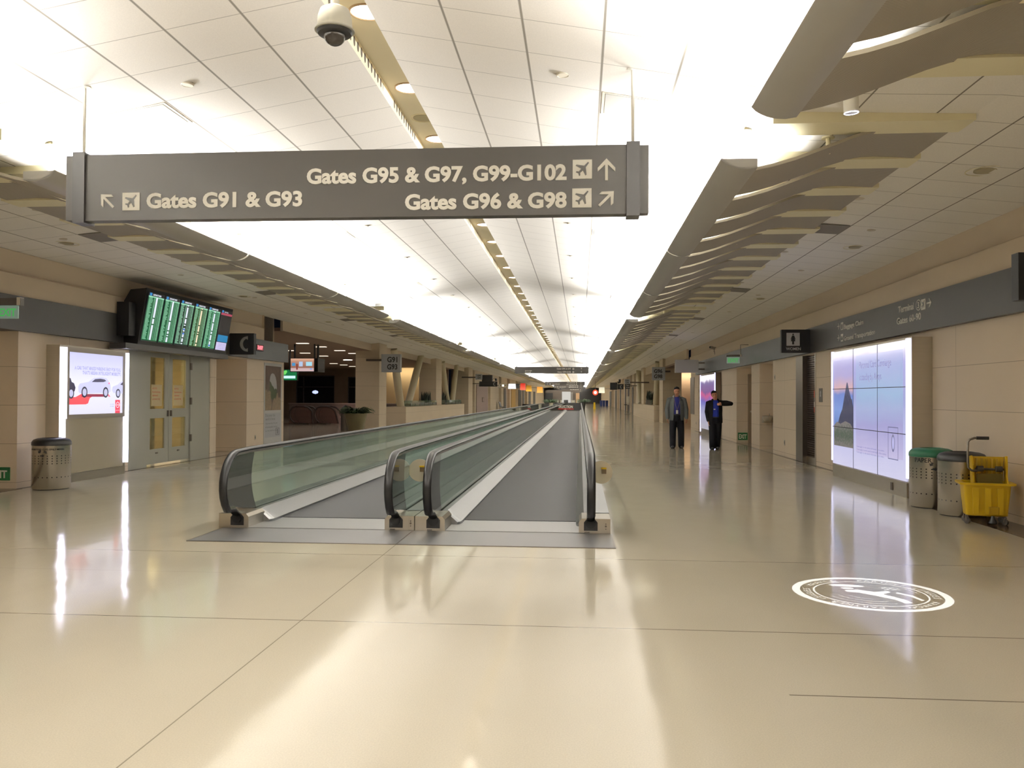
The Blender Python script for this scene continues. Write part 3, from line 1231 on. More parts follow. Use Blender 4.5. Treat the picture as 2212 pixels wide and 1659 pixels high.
        if not (side_ < 0 and other < 0):
            m = MB()
            frx = Frame((x, YA - .003, 0), (1, 0, 0), (0, 0, 1))
            frx.rect(m, -.07, .008, -.01, .024, 0, .002)
            lp = m.build('maker_plate', mat('label_grey', (150, 146, 138), .5), nb)
            text_bm(frx, 'KONE', .015, -.066, .011, xs=1.2, h=.003, t=.001, m=BLACK, parent=lp, res=2)
        if side_ > 0:
            m = MB()
            for zz, r_ in ((.11, .007), (.085, .011), (.055, .006)):
                m.lathe([(r_, 0), (r_, -.006)], (x + .165, YA, zz), 12, axis='y')
            m.build('key_switch', STEELD, nb)
            # round steel plate with the yellow stop device on the outer side of the nose
            cx_ = x + .13
            m = MB().lathe([(.135, 0), (.135, .012), (.12, .018)], (cx_, 10.22, .615), 40, axis='y')
            dp = m.build('round_sensor_plate', mat('sensor_plate_metal', (214, 206, 188), .35, .35), t)
            m = MB()
            m.box((cx_ + .005, 10.19, .60), (cx_ + .06, 10.22, .66))
            m.build('stop_device', mat('device_brown', (120, 100, 74), .5), dp)
            MB().box((cx_ + .0, 10.185, .655), (cx_ + .062, 10.222, .672)).build('yellow_cap', YELLOW, dp)
    return t


make_walkway('moving_walkway', 'right-hand moving walkway with glass sides and dark belt running into the distance', -1.63, .122, (-1.385, -.045), 1)
make_walkway('moving_walkway', 'left-hand moving walkway with glass sides, its near end left of the centre', -3.88, -2.05, (-3.64, -2.28), -1)
# centre strip between the two walkways and landing plates
t = thing('landing_plate', 'grey metal floor plate in front of the two moving walkways', 'floor plate', (-1.85, 8.6, 0))
MB().box((-4.03, 8.61, .0008), (-1.86, 9.49, .006)).build('plate_panel', PLATE, t)
MB().box((-1.845, 8.61, .0008), (.34, 9.49, .006)).build('plate_panel', PLATE, t)
m = MB()
m.box((-4.05, 8.59, .0006), (.36, 8.61, .005))
m.box((.34, 8.6, .0006), (.36, 9.49, .005))
m.box((-4.05, 8.6, .0006), (-4.03, 9.49, .005))
m.box((-1.86, 8.61, .0006), (-1.845, 9.49, .004))
m.build('edge_trim', STEELD, t)

# ================================================================== HANGING SIGNS
def hanging_sign(Y, ztop, zbot, xl, xr, label, lines, rot=.02, group=None, rods=True):
    h = ztop - zbot
    wdt = xr - xl
    xm = (xl + xr) / 2
    t = thing('hanging_sign', label, 'sign', (xm, Y, zbot), group)
    t.rotation_euler = (0, 0, rot)
    # built round the thing's own place, unrotated
    m = MB().box((xl + .13, Y - .06, zbot), (xr - .13, Y + .06, ztop))
    m.build('sign_panel', SIGN, t)
    for xa, xb in ((xl, xl + .13), (xr - .13, xr)):
        m = MB().box((xa, Y - .055, zbot + .005), (xb, Y + .055, ztop - .005))
        m.build('end_block', SIGN, t)
    for xc in (xl + .13, xr - .13):
        m = MB().box((xc - .055, Y - .085, zbot - .02), (xc + .055, Y + .085, ztop + .02))
        m.build('clamp_bar', SIGNEND, t)
        if rods:
            zt = EYE + 2.6 + (.62) * (3.36 - abs(xc - WC)) / 3.19
            m = MB().tube([(xc, Y, ztop + .02), (xc, Y, zt)], .014, 8)
            rd = m.build('hanging_rod', WHITE, t)
            MB().lathe([(.05, 0), (.05, -.01), (.02, -.02)], (xc, Y, zt), 14).build('ceiling_flange', WHITE, rd)
    fr = Frame((xm, Y - .0605, zbot), (1, 0, 0), (0, 0, 1))
    for kind, a, b, arg, size in lines:
        if kind == 'fit':
            text_fit(fr, arg, size, a[0], a[1], b, bold=size * .037, parent=t, res=4)
        elif kind == 'text':
            text_bm(fr, arg, size, a, b, 'LEFT', bold=size * .022, xs=.985, parent=t, res=4)
        elif kind == 'textr':
            text_bm(fr, arg, size, a, b, 'RIGHT', bold=size * .022, xs=.985, parent=t, res=4)
        elif kind == 'plane':
            plane_icon(fr, t, a, b, size)
        elif kind == 'arrow':
            m = MB()
            arrow_mb(fr, m, a, b, size, arg)
            m.build('arrow_symbol', LETTER, t)
    return t


# big sign: px -> local coordinates on its face at Y=7.3
def bs(x, y):
    p = atY(x, y, 7.24)
    return p.x + 1.99, p.z - 3.045


L = []
def row(items):
    for it in items:
        L.append(it)
sc7 = 7.24 / 1853
sz = .158
row([('fit', (bs(663, 389)[0], bs(1224, 389)[0]), bs(1224, 387.5)[1], 'Gates G95 & G97, G99-G102', .178),
     ('plane', bs(1237, 387)[0], bs(1237, 387)[1], 0, .163),
     ('arrow', bs(1310, 366)[0], bs(1310, 366)[1], 0, .185),
     ('fit', (bs(875, 449)[0], bs(1224, 449)[0]), bs(1224, 447.5)[1], 'Gates G96 & G98', .178),
     ('plane', bs(1236, 449)[0], bs(1236, 449)[1], 0, .163),
     ('arrow', bs(1310, 429)[0], bs(1310, 429)[1], -pi / 4, .175),
     ('fit', (bs(317, 449)[0], bs(653, 449)[0]), bs(316, 449)[1], 'Gates G91 & G93', .178),
     ('plane', bs(265, 455)[0], bs(265, 455)[1], 0, .157),
     ('arrow', bs(232, 434)[0], bs(232, 434)[1], pi / 4, .165)])
hanging_sign(7.3, 3.63, 3.045, -4.55, .57, 'big dark hanging sign in front reading Gates G95 & G97, G99-G102', L, rot=.0)


def far_sign(Y, px0, px1, py0, py1, label, top, bottom, left, group=None):
    a, b = atY(px0, py0, Y), atY(px1, py1, Y)
    w_ = b.x - a.x
    h_ = a.z - b.z
    r = w_ / 2
    Ls = []
    s_ = h_ * .26
    for j, tx in enumerate((top, bottom)):
        if tx:
            z = h_ * (.62 if j == 0 else .14)
            Ls += [('textr', r * .52, z, tx, s_ * 1.15), ('plane', r * .56, z - .02, 0, s_), ('arrow', r * .80, z + s_ * .45, 0, s_)]
    if left:
        if left[0] == 'gate':
            Ls += [('arrow', -r * .86, h_ * .36, pi / 4, s_), ('plane', -r * .76, h_ * .22, 0, s_), ('text', -r * .62, h_ * .24, left[1], s_ * 1.1)]
        else:
            Ls += [('text', -r * .72, h_ * .36, left[1], s_ * .7), ('text', -r * .72, h_ * .12, left[2], s_ * .7)]
    return hanging_sign(Y, a.z, b.z, a.x, b.x, label, Ls, 0, group)


far_sign(56, 1112, 1272, 792.5, 807, 'smaller dark hanging sign reading Gates G95 & G97 and Stand on Right', 'Gates G95 & G97', 'Gates G99-G102', ('s', 'Stand on Right', 'Pass on Left'))
far_sign(105, 1177, 1263.5, 824.5, 832.5, 'distant dark hanging sign with two gate rows, third from the camera', 'Gates G99 & G101', 'Gates G100 & G102', ('gate', 'Gates G95 & G97'))
far_sign(141, 1196, 1261, 831.5, 838.5, 'distant dark hanging sign just below the third one, fourth from the camera', 'Gates G99 & G101', 'Gates G100 & G102', ('gate', 'Gates G95 & G97'))
far_sign(190, 1212, 1258, 839.5, 846.5, 'farthest dark hanging sign directly above the white kiosk panel', 'Gates G99 & G101', 'Gates G100 & G102', None)

# ================================================================== RIGHT SIDE
def RF(x, y, z):      # face on the right wall, u runs towards the camera
    return Frame((x, y, z), (0, -1, 0), (0, 0, 1))


def LF(x, y, z):      # face on the left wall, u runs away from the camera
    return Frame((x, y, z), (0, 1, 0), (0, 0, 1))


def CF(x, y, z):      # face turned to the camera
    return Frame((x, y, z), (1, 0, 0), (0, 0, 1))


def grad_emis(name, stops, z0, z1, strength=1.0, noise=None, axis=2):
    """screen picture: colour ramp along an axis of the panel"""
    m = bpy.data.materials.new(name)
    m.use_nodes = True
    nt = m.node_tree
    b = nt.nodes['Principled BSDF']
    b.inputs['Base Color'].default_value = (.01, .01, .012, 1)
    b.inputs['Roughness'].default_value = .12
    g = nt.nodes.new('ShaderNodeNewGeometry')
    sp = nt.nodes.new('ShaderNodeSeparateXYZ')
    nt.links.new(g.outputs['Position'], sp.inputs[0])
    mr = nt.nodes.new('ShaderNodeMapRange')
    mr.inputs['From Min'].default_value = z0
    mr.inputs['From Max'].default_value = z1
    nt.links.new(sp.outputs[axis], mr.inputs['Value'])
    src = mr.outputs[0]
    if noise:
        nz = nt.nodes.new('ShaderNodeTexNoise')
        nz.inputs['Scale'].default_value = noise[0]
        nz.inputs['Detail'].default_value = 6
        nt.links.new(g.outputs['Position'], nz.inputs['Vector'])
        src = mth(nt, 'ADD', src, mth(nt, 'MULTIPLY', mth(nt, 'SUBTRACT', nz.outputs['Fac'], .5), noise[1]))
    cr = nt.nodes.new('ShaderNodeValToRGB')
    el = cr.color_ramp.elements
    while len(el) < len(stops):
        el.new(.5)
    for e, (p, c) in zip(el, stops):
        e.position = p
        e.color = lin(c)
    nt.links.new(src, cr.inputs[0])
    nt.links.new(cr.outputs[0], b.inputs['Emission Color'])
    b.inputs['Emission Strength'].default_value = strength
    return m


BAR = emis('light_bar', (226, 226, 255), 7)
# video wall
ya, yb, za, zb, xf = 13.27, 17.2, .24, 2.40, 4.92
t = thing('video_wall', 'large three by three screen wall glowing lavender on the right wall', 'screen', (xf, 15.2, 0))
MB().box((xf + .03, ya, 0), (X1, yb + .05, zb + .03)).build('steel_cabinet', STEEL, t)
m = MB()
m.box((xf - .0, ya + .13, 0), (xf + .03, yb, za - .01))
m.build('kick_panel', STEEL, t)
fr = RF(xf, yb, za)
W_, H_ = yb - ya - .13, zb - za
LAV = grad_emis('screen_lavender', [(0, (226, 224, 255)), (.3, (205, 205, 250)), (.6, (178, 184, 236)), (.9, (196, 192, 250)), (1, (232, 230, 255))], za, zb, .72, (.9, .25))
for i in range(3):
    for j in range(3):
        m = MB()
        fr.rect(m, W_ * i / 3 + .006, H_ * j / 3 + .006, W_ * (i + 1) / 3 - .006, H_ * (j + 1) / 3 - .006, -.02, .02)
        m.build('screen', LAV, t)
m = MB()
for i in range(1, 3):
    fr.rect(m, W_ * i / 3 - .006, 0, W_ * i / 3 + .006, H_, -.02, .0245)
    fr.rect(m, 0, H_ * i / 3 - .006, W_, H_ * i / 3 + .006, -.02, .0245)
m.build('bezel_lines', mat('bezel', (40, 36, 60), .4), t)
pic = MB()
fr.rect(pic, .10, .36, 1.27, 1.98, .0005, .0008)
pic.build('picture_sky', grad_emis('pic_sky', [(0, (90, 110, 170)), (.42, (130, 160, 225)), (.60, (120, 145, 215)), (.68, (226, 186, 190)), (.82, (190, 180, 226)), (1, (180, 178, 234))], .6, 2.22, .8, (2, .1)), t)
pic = MB()
fr.rect(pic, 1.42, .32, 3.66, 2.02, .0005, .0008)
pic.build('picture_card_area', grad_emis('pic_card', [(0, (206, 198, 236)), (.3, (176, 172, 222)), (.6, (168, 196, 232)), (1, (186, 188, 240))], .5, 2.3, .78, (1.2, .2)), t)
pic = MB()
fr.poly(pic, [(.36, .80), (.48, .95), (.62, 1.06), (.74, 1.28), (.84, 1.46), (.90, 1.56), (.94, 1.55), (1.02, 1.42), (1.14, 1.26), (1.20, 1.24), (1.27, 1.06), (1.27, .60), (.30, .60)], .0014, .0006)
pic.build('picture_mountain', grad_emis('pic_mountain', [(0, (70, 66, 84)), (.5, (58, 62, 88)), (1, (84, 88, 116))], .9, 1.8, 1.0, (14, 1.0)), t)
pic = MB()
fr.poly(pic, [(.10, .36), (1.27, .36), (1.27, .70), (1.1, .80), (.8, .84), (.5, .78), (.3, .82), (.10, .74)], .0021, .0006)
pic.build('picture_meadow', grad_emis('pic_meadow', [(0, (110, 106, 104)), (.5, (70, 84, 70)), (1, (120, 112, 112))], .6, 1.05, 1.0, (22, 1.4)), t)
TXT = emis('screen_text', (128, 126, 176), 1.0)
text_fit(fr, 'Personal Card Concierge', .17, 1.62, 3.16, 1.79, m=TXT, parent=t, h=.0024, t=.001)
text_fit(fr, 'is standing by. Always', .17, 1.62, 2.72, 1.58, m=TXT, parent=t, h=.0024, t=.001)
for q in range(3):
    text_fit(fr, 'Terms apply. See the desk for full details of the service.', .04, 1.45, 2.85 + .1 * (q == 1), .40 - .05 * q, m=TXT, parent=t, h=.0024, t=.001, res=1)
m = MB()
for a0, b0, a1, b1 in ((3.02, .30, 3.46, .315), (3.02, .80, 3.46, .815), (3.02, .30, 3.035, .815), (3.445, .30, 3.46, .815)):
    fr.rect(m, a0, b0, a1, b1, .0016, .001)
fr.poly(m, [(3.24 + .07 * cos(2 * pi * k / 24), .56 + .14 * sin(2 * pi * k / 24)) for k in range(24)], .0016, .001)
m.build('card_emblem', emis('card_ink', (120, 118, 160), .8), t)
m = MB()
fr.poly(m, [(3.245 + .045 * cos(2 * pi * k / 24), .56 + .10 * sin(2 * pi * k / 24)) for k in range(24)], .0027, .0006)
m.build('card_profile', emis('card_inner', (178, 176, 220), 1.0), t)
BARR = emis('light_bar_soft', (222, 222, 255), 1.7)
m = MB().box((xf - .02, ya + .02, .30), (xf + .06, ya + .11, zb + .01))
m.build('light_bar', BARR, t)
m = MB().box((xf - .01, yb + .0, .30), (xf + .05, yb + .06, zb + .01))
m.build('light_bar', BARR, t)
p = atX(1927, 1050, 4.92)
m = MB()
RF(xf, 15.2, 0).rect(m, 15.2 - p.y - .04, p.z - .06, 15.2 - p.y + .04, p.z + .06, 0, .012)
m.build('outlet_cover', STEELD, t)


def dots_material(name):
    m = mat(name, (176, 170, 160), .27, 1.0)
    nt = m.node_tree
    b = nt.nodes['Principled BSDF']
    tc = nt.nodes.new('ShaderNodeTexCoord')
    sp = nt.nodes.new('ShaderNodeSeparateXYZ')
    nt.links.new(tc.outputs['Object'], sp.inputs[0])
    ang = mth(nt, 'ARCTAN2', sp.outputs[1], sp.outputs[0])
    du = mth(nt, 'MULTIPLY', mth(nt, 'PINGPONG', ang, 2 * pi / 26 / 2), .28)
    z = sp.outputs[2]
    tot = None
    for z0 in (.20, .418, .458, .498, .538):
        dz = mth(nt, 'SUBTRACT', z, z0)
        q = mth(nt, 'LESS_THAN', mth(nt, 'ADD', mth(nt, 'MULTIPLY', du, du), mth(nt, 'MULTIPLY', dz, dz)), .00009)
        tot = q if tot is None else mth(nt, 'MAXIMUM', tot, q)
    mx = nt.nodes.new('ShaderNodeMix')
    mx.data_type = 'RGBA'
    mx.inputs[6].default_value = lin((176, 170, 160))
    mx.inputs[7].default_value = (.005, .005, .005, 1)
    nt.links.new(tot, mx.inputs[0])
    nt.links.new(mx.outputs[2], b.inputs['Base Color'])
    nt.links.new(mth(nt, 'SUBTRACT', 1.0, tot), b.inputs['Metallic'])
    return m


CANM = dots_material('perforated_steel')


def trash_can(loc, label, lidm, words=None, wang=0, sym=0):
    t = thing('trash_can', label, 'trash can', loc)
    x, y, z = loc
    MB().lathe([(.262, .0), (.262, .012), (.0, .012)], loc, 40).build('base_ring', BLACK, t)
    MB().lathe([(.0, .012), (.28, .012), (.285, .02), (.285, .70), (.278, .705), (.0, .705)], loc, 56, cap=False).build('steel_body', CANM, t)
    MB().lathe([(.0, .70), (.288, .70), (.292, .72), (.288, .755), (.262, .79), (.21, .81), (.15, .818), (.14, .80), (.0, .74)], loc, 48, cap=False).build('lid', lidm, t)
    if words:
        # lettering bent round the body
        fr = Frame((0, 0, 0), (1, 0, 0), (0, 0, 1))
        o = text_bm(fr, words[0], words[1], 0, .63, 'CENTER', bold=.0008, h=0, t=.002, m=BLACK, parent=None, res=2)
        for v in o.data.vertices:
            a = wang + v.co.x / .286
            r_ = .287
            v.co = Vector((r_ * sin(a), -r_ * cos(a), v.co.z))
        o.parent = t
    if sym is not None:
        m = MB()
        for q in range(3):
            a = 2 * pi * q / 3 + .5
            pts = [(-.036, -.012), (.0, -.016), (.0, -.032), (.034, .0), (.0, .032), (.0, .016), (-.03, .014)]
            cx_, cz_ = .052 * cos(a), .052 * sin(a)
            for (aa, bb) in [(0, 0)]:
                pp = []
                for u_, v_ in pts:
                    u2 = cx_ + u_ * cos(a + pi / 2) - v_ * sin(a + pi / 2)
                    v2 = cz_ + u_ * sin(a + pi / 2) + v_ * cos(a + pi / 2)
                    an = sym + u2 / .286
                    pp.append(Vector((x + .2865 * sin(an), y - .2865 * cos(an), z + .585 + v2 * .8)))
                n_ = Vector((sin(sym), -cos(sym), 0))
                m.prism(pp, n_ * .002)
        m.build('recycling_arrows', BLACK, t)
    return t


p = atZ(2068, 1118)
trash_can((4.93, 11.55, 0), 'perforated steel trash can with black lid beside the yellow mop bucket', BLACK, None, 0, None)
trash_can((4.88, 12.38, 0), 'steel recycling can with green lid beside the glowing screen wall', GREEN, ('PAPER', .085), -.78, -.22)
trash_can((-8.48, 13.2, 0), 'perforated steel can with black lid standing left of the car advert', BLACK, ('CANS BOTTLES CUPS ONLY MIXED', .038), .18, .1)

# mop bucket
BX, BY, BA = 4.88, 10.80, radians(-14)
t = thing('mop_bucket', 'yellow wheeled mop bucket with wringer beside the trash cans', 'mop bucket', (BX, BY, 0))


def bl(a, b, z):      # bucket local to world
    return Vector((BX + a * cos(BA) - b * sin(BA), BY + a * sin(BA) + b * cos(BA), z))


def brow(hx, hy, z, r=.05, cx=0, cy=0):
    pts = []
    for sx, sy, a0 in ((1, 1, 0), (-1, 1, pi / 2), (-1, -1, pi), (1, -1, 1.5 * pi)):
        for k in range(4):
            a = a0 + k * pi / 6
            pts.append(bl(cx + sx * (hx - r) + r * cos(a), cy + sy * (hy - r) + r * sin(a), z))
    return pts


m = MB()
m.grid([brow(.205, .12, .10), brow(.225, .135, .11), brow(.25, .165, .40), brow(.255, .17, .47), brow(.30, .205, .475), brow(.305, .21, .50), brow(.245, .16, .50), brow(.24, .155, .44), brow(.20, .115, .14)], closed=True, smooth=True, capends=True)
m.build('tub', YELLOW, t)
m = MB()
for a in (-.13, .0, .13):
    m.prism([bl(a - .03, -.172, .13), bl(a + .03, -.172, .13), bl(a + .034, -.178, .44), bl(a - .034, -.178, .44)], bl(0, -.012, 0) - bl(0, 0, 0))
m.build('front_ribs', YELLOW, t)
m = MB()
m.grid([brow(.055, .03, .13, .01, .06, -.16), brow(.055, .03, .22, .01, .06, -.175)], closed=True, smooth=False, capends=True)
m.build('foot_step', mat('yellow_dark', (180, 146, 20), .5), t)
# wringer: back, two sides, ribbed inside, gears, crank handle
wr = MB()
wr.prism([bl(-.10, .05, .40), bl(.20, .05, .40), bl(.22, .09, .80), bl(-.13, .09, .80)], bl(0, .02, 0) - bl(0, 0, 0))
for sx in (-1, 1):
    xs_ = .045 + sx * .17
    wr.prism([bl(xs_, -.13, .43), bl(xs_, .07, .43), bl(xs_ + sx * .01, .11, .80), bl(xs_ + sx * .01, .0, .815), bl(xs_, -.06, .70), bl(xs_, -.05, .58)], bl(sx * .018, 0, 0) - bl(0, 0, 0))
wr.prism([bl(-.11, -.14, .41), bl(.20, -.14, .41), bl(.20, -.11, .47), bl(-.11, -.11, .47)], bl(0, .02, 0) - bl(0, 0, 0))
wro = wr.build('wringer', YELLOW, t)
m = MB()
for q in range(6):
    a = -.09 + .054 * q
    m.prism([bl(a, .03, .48), bl(a + .02, .03, .48), bl(a + .02, .06, .78), bl(a, .06, .78)], bl(0, -.02, 0) - bl(0, 0, 0))
m.build('wringer_ribs', mat('yellow_dark', (180, 146, 20), .5), wro)
m = MB()
m.tube([bl(-.11, -.02, .655), bl(.20, -.02, .655)], .014, 8)
m.tube([bl(-.09, -.02, .66), bl(-.02, -.02, .66)], .035, 10)
m.tube([bl(.11, -.02, .66), bl(.18, -.02, .66)], .035, 10)
m.build('press_gear', mat('gear_dark', (58, 54, 44), .5), wro)
m = MB()
m.box(bl(-.1, -.03, .48) - Vector((0, .0, 0)), bl(.19, .0, .60))
m.build('press_plate', mat('press_brown', (96, 82, 24), .6), wro)
m = MB()
hp = [bl(-.10, -.09, .635), bl(-.16, -.09, .64), bl(-.195, -.085, .675), bl(-.20, -.08, .74), bl(-.195, -.06, .86), bl(-.19, -.05, .98), bl(-.17, -.05, 1.01), bl(-.12, -.05, 1.03), bl(-.05, -.05, 1.03)]
m.tube(hp, .014, 10)
m.build('crank_handle', mat('handle_steel', (110, 104, 96), .35, 1.0), wro)
MB().tube([bl(-.10, -.05, 1.03), bl(.035, -.05, 1.03)], .02, 12).build('handle_grip', BLACK, wro)
for a, b in ((-.21, -.10), (.19, -.12), (-.2, .12), (.2, .13)):
    m = MB()
    c = bl(a, b, .038)
    ax = Vector((cos(.5), sin(.5), 0))
    m.tube([c - ax * .014, c + ax * .014], .037, 18)
    wo = m.build('caster_wheel', mat('wheel_grey', (70, 66, 62), .5), t)
    m = MB()
    m.tube([c + Vector((0, 0, .0)) - ax * .02, c + Vector((0, 0, .05)) - ax * .018, c + Vector((0, .02, .07))], .008, 6)
    m.tube([c + ax * .02, c + Vector((0, 0, .05)) + ax * .018, c + Vector((0, .02, .07))], .008, 6)
    m.build('caster_fork', STEELD, wo)
MB().lathe([(.045, 0), (.05, .01), (.03, .05), (.02, .09)], bl(.05, -.17, .02), 14).build('drain_plug', BLACK, t)
fb = Frame(bl(-.245, .06, .20), (-sin(BA) * -1, -cos(BA), 0), (0, 0, 1))
fb2 = Frame(bl(-.262, .02, .20), bl(0, -1, 0) - bl(0, 0, 0), (0, 0, 1))

# women sign, blade sign, exit sign, camera, box sign
def blade(name, label, cat, x0_, x1_, y, z0_, z1_, m_, thick=.12):
    t = thing(name, label, cat, ((x0_ + x1_) / 2, y, z0_))
    MB().box((x0_, y, z0_), (x1_, y + thick, z1_)).build('sign_box', m_, t)
    return t


a, b = atY(1688, 712, 19.7), atY(1740, 762, 19.7)
t = blade('restroom_sign', 'black projecting sign with a woman symbol reading WOMEN', 'sign', a.x, X1 - .08, 19.7, b.z, a.z, BLACKM)
fr = CF(a.x, 19.7, b.z)
s_ = b.x - a.x
hh = a.z - b.z
m = MB()
fr.rect(m, s_ * .21, hh * .30, s_ * .76, hh * .86, 0, .003)
sq = m.build('symbol_square', mat('sign_light_grey', (196, 196, 200), .5), t)
m = MB()
cx_, z0_ = s_ * .485, hh * .36
fr.poly(m, [(cx_ + .018 * cos(2 * pi * k / 16), z0_ + .225 + .018 * sin(2 * pi * k / 16)) for k in range(16)], .003, .002)
fr.poly(m, [(cx_ - .022, z0_ + .20), (cx_ + .022, z0_ + .20), (cx_ + .055, z0_ + .115), (cx_ + .043, z0_ + .108), (cx_ + .026, z0_ + .155), (cx_ + .05, z0_ + .07), (cx_ + .022, z0_ + .07),
            (cx_ + .022, z0_), (cx_ - .022, z0_), (cx_ - .022, z0_ + .07), (cx_ - .05, z0_ + .07), (cx_ - .026, z0_ + .155), (cx_ - .043, z0_ + .108), (cx_ - .055, z0_ + .115)], .003, .002)
m.build('woman_figure', BLACKM, sq)
text_fit(fr, 'WOMEN', .09, s_ * .19, s_ * .80, hh * .11, m=mat('sign_light_grey', (196, 196, 200), .5), parent=t, bold=.001)

a, b = atX(2200, 545, 4.35), atX(2200, 648, 4.35)
blade('projecting_sign', 'black projecting sign cut off at the right edge of the photo', 'sign', 4.35, X1 - .1, a.y, b.z, a.z, BLACKM, .14)
# gobo sign texts on the fascia
t = thing('fascia_directory', 'white lettering Terminal 3 Gates 60-90 on the dark right fascia', 'sign', (X1 - .10, 13.5, ZF0))
def fx(x, y):
    p = atX(x, y, X1 - .103)
    return 20 - p.y, p.z
fr = RF(X1 - .102, 20, 0)
text_fit(fr, 'Terminal', .15, fx(1940, 673)[0], fx(1974, 670)[0], fx(1942, 676)[1], parent=t, bold=.003, h=0)
text_fit(fr, 'Gates 60-90', .15, fx(1937, 701)[0], fx(1989, 690)[0], fx(1939, 701)[1], parent=t, bold=.003, h=0)
u0, v0 = fx(1984, 659)
m = MB()
ri = [(u0 + .10 * cos(2 * pi * k / 28), v0 + .085 * sin(2 * pi * k / 28)) for k in range(28)]
fr.poly(m, ri, 0, .002)
co_ = m.build('circle_badge', LETTER, t)
m = MB()
fr.poly(m, [(u0 + .085 * cos(2 * pi * k / 28), v0 + .070 * sin(2 * pi * k / 28)) for k in range(28)], .002, .001)
m.build('circle_inside', FASCIA, co_)
text_fit(fr, '3', .13, u0 - .035, u0 + .035, v0 - .045, parent=co_, bold=.003, h=.004, t=.001)
u1, v1 = fx(1991, 667)
plane_icon(fr, t, u1 - .02, v1 - .02, .16, fg=FASCIA, h=0)
m = MB()
arrow_mb(fr, m, fx(2007, 653)[0], fx(2007, 654)[1], .17, -pi / 2, 0)
m.build('arrow_symbol', LETTER, t)
t = thing('fascia_directory', 'white lettering Baggage Claim and Ground Transportation on the right fascia', 'sign', (X1 - .10, 16.5, ZF0))
for i, (tx, xe, yy) in enumerate((('Baggage Claim', 1865, 0), ('Ground Transportation', 1890, 25))):
    text_fit(fr, tx, .125, fx(1823, 709)[0], fx(xe, 709)[0], fx(1823, 711 + yy)[1], parent=t, bold=.002, h=0)
    u2, v2 = fx(1817, 711 + yy)
    m = MB()
    fr.rect(m, u2 - .02, v2 - .02, u2 + .13, v2 + .13, 0, .003)
    sq = m.build('symbol_square', LETTER, t)
    m = MB()
    if i == 0:
        fr.poly(m, [(u2 + .01, v2), (u2 + .10, v2), (u2 + .10, v2 + .08), (u2 + .075, v2 + .08), (u2 + .075, v2 + .10), (u2 + .035, v2 + .10), (u2 + .035, v2 + .08), (u2 + .01, v2 + .08)], .003, .002)
    else:
        fr.poly(m, [(u2 + .0, v2 + .01), (u2 + .11, v2 + .01), (u2 + .11, v2 + .045), (u2 + .085, v2 + .05), (u2 + .075, v2 + .09), (u2 + .035, v2 + .09), (u2 + .025, v2 + .05), (u2, v2 + .045)], .003, .002)
    m.build('symbol', FASCIA, sq)
    m = MB()
    arrow_mb(fr, m, fx(1811, 705)[0], fx(1811, 705 + yy)[1], .15, -pi / 2, 0)
    m.build('arrow_symbol', LETTER, t)

EXG = mat('exit_green', (30, 104, 58), .5)


def exit_sign(name, label, p0, p1, Y, dark=True, mount=None):
    a, b = atY(*p0, Y), atY(*p1, Y)
    t = thing('exit_sign', label, 'exit sign', ((a.x + b.x) / 2, Y, b.z))
    bg = EXG if dark else emis('exit_pale', (150, 172, 150), .42)
    MB().box((a.x, Y, b.z), (b.x, Y + .02, a.z)).build('sign_plate', bg, t)
    fr = CF(a.x, Y, b.z)
    w_, h_ = b.x - a.x, a.z - b.z
    text_fit(fr, 'EXIT', h_ * .8, w_ * .1, w_ * .9, h_ * .2, parent=t, bold=h_ * .025, m=LETTER if dark else emis('exit_letter', (84, 190, 96), .6), h=.001, t=.002)
    if mount:
        MB().box((a.x - .02, Y - .03, a.z), (b.x + .06, Y + .05, a.z + mount)).build('mounting_box', mat('exit_mount', (110, 106, 104), .4), t)
        MB().box((b.x + .0, Y - .04, a.z + .0), (b.x + .05, Y + .06, a.z + mount + .01)).build('mount_cap', WHITE, t)
    return t


exit_sign('', 'pale hanging exit sign at the left edge of the photo', (-6, 660), (39, 688), 12.3, False, .11)
exit_sign('', 'green EXIT plate low on the wall at the left edge, partly cut off', (-28, 1009), (20, 1038), 13.08)
t = exit_sign('', 'small pale EXIT sign projecting from the right fascia beyond the WOMEN sign', (1570, 771), (1598, 785), 27.0, False, .07)
MB().tube([(4.95, 27.01, 2.85), (4.95, 27.01, 3.15), (X1 - .05, 27.01, 3.15)], .012, 6).build('bracket', STEELD, t)
exit_sign('', 'green EXIT plate low in the niche behind the two men', (1594, 934.5), (1615, 950.5), 29.32)
t = thing('security_camera', 'bullet security camera on an arm above the right fascia', 'camera', (5.0, 34.2, 3.3))
p = atY(1541, 753, 33.6)
m = MB().tube([p + Vector((-.12, -.02, .05)), p + Vector((.13, .1, .0))], .055, 12)
m.build('camera_body', mat('camera_grey', (150, 140, 126), .5), t)
MB().tube([p + Vector((-.125, -.02, .05)), p + Vector((-.14, -.03, .05))], .04, 12).build('lens', BLACK, t)
MB().tube([p + Vector((.03, .04, -.04)), p + Vector((.06, .05, -.22)), p + Vector((.16, .1, -.34)), p + Vector((.26, .15, -.26)), p + Vector((.30, .18, -.12)), Vector((5.165, p.y + .2, p.z - .1))], .014, 6).build('arm', mat('camera_grey', (150, 140, 126), .5), t)
a, b = atY(1459, 777, 36), atY(1509, 805, 36)
t = blade('blank_sign', 'blank white box sign projecting from the end of the right fascia', 'sign', a.x, b.x, 36, b.z, a.z, mat('blank_sign_grey', (190, 188, 180), .5), .3)
m = MB()
for z in (.12, .38):
    m.box((b.x, 36.1, b.z + z), (X1 - .1, 36.2, b.z + z + .06))
m.build('bracket', STEELD, t)

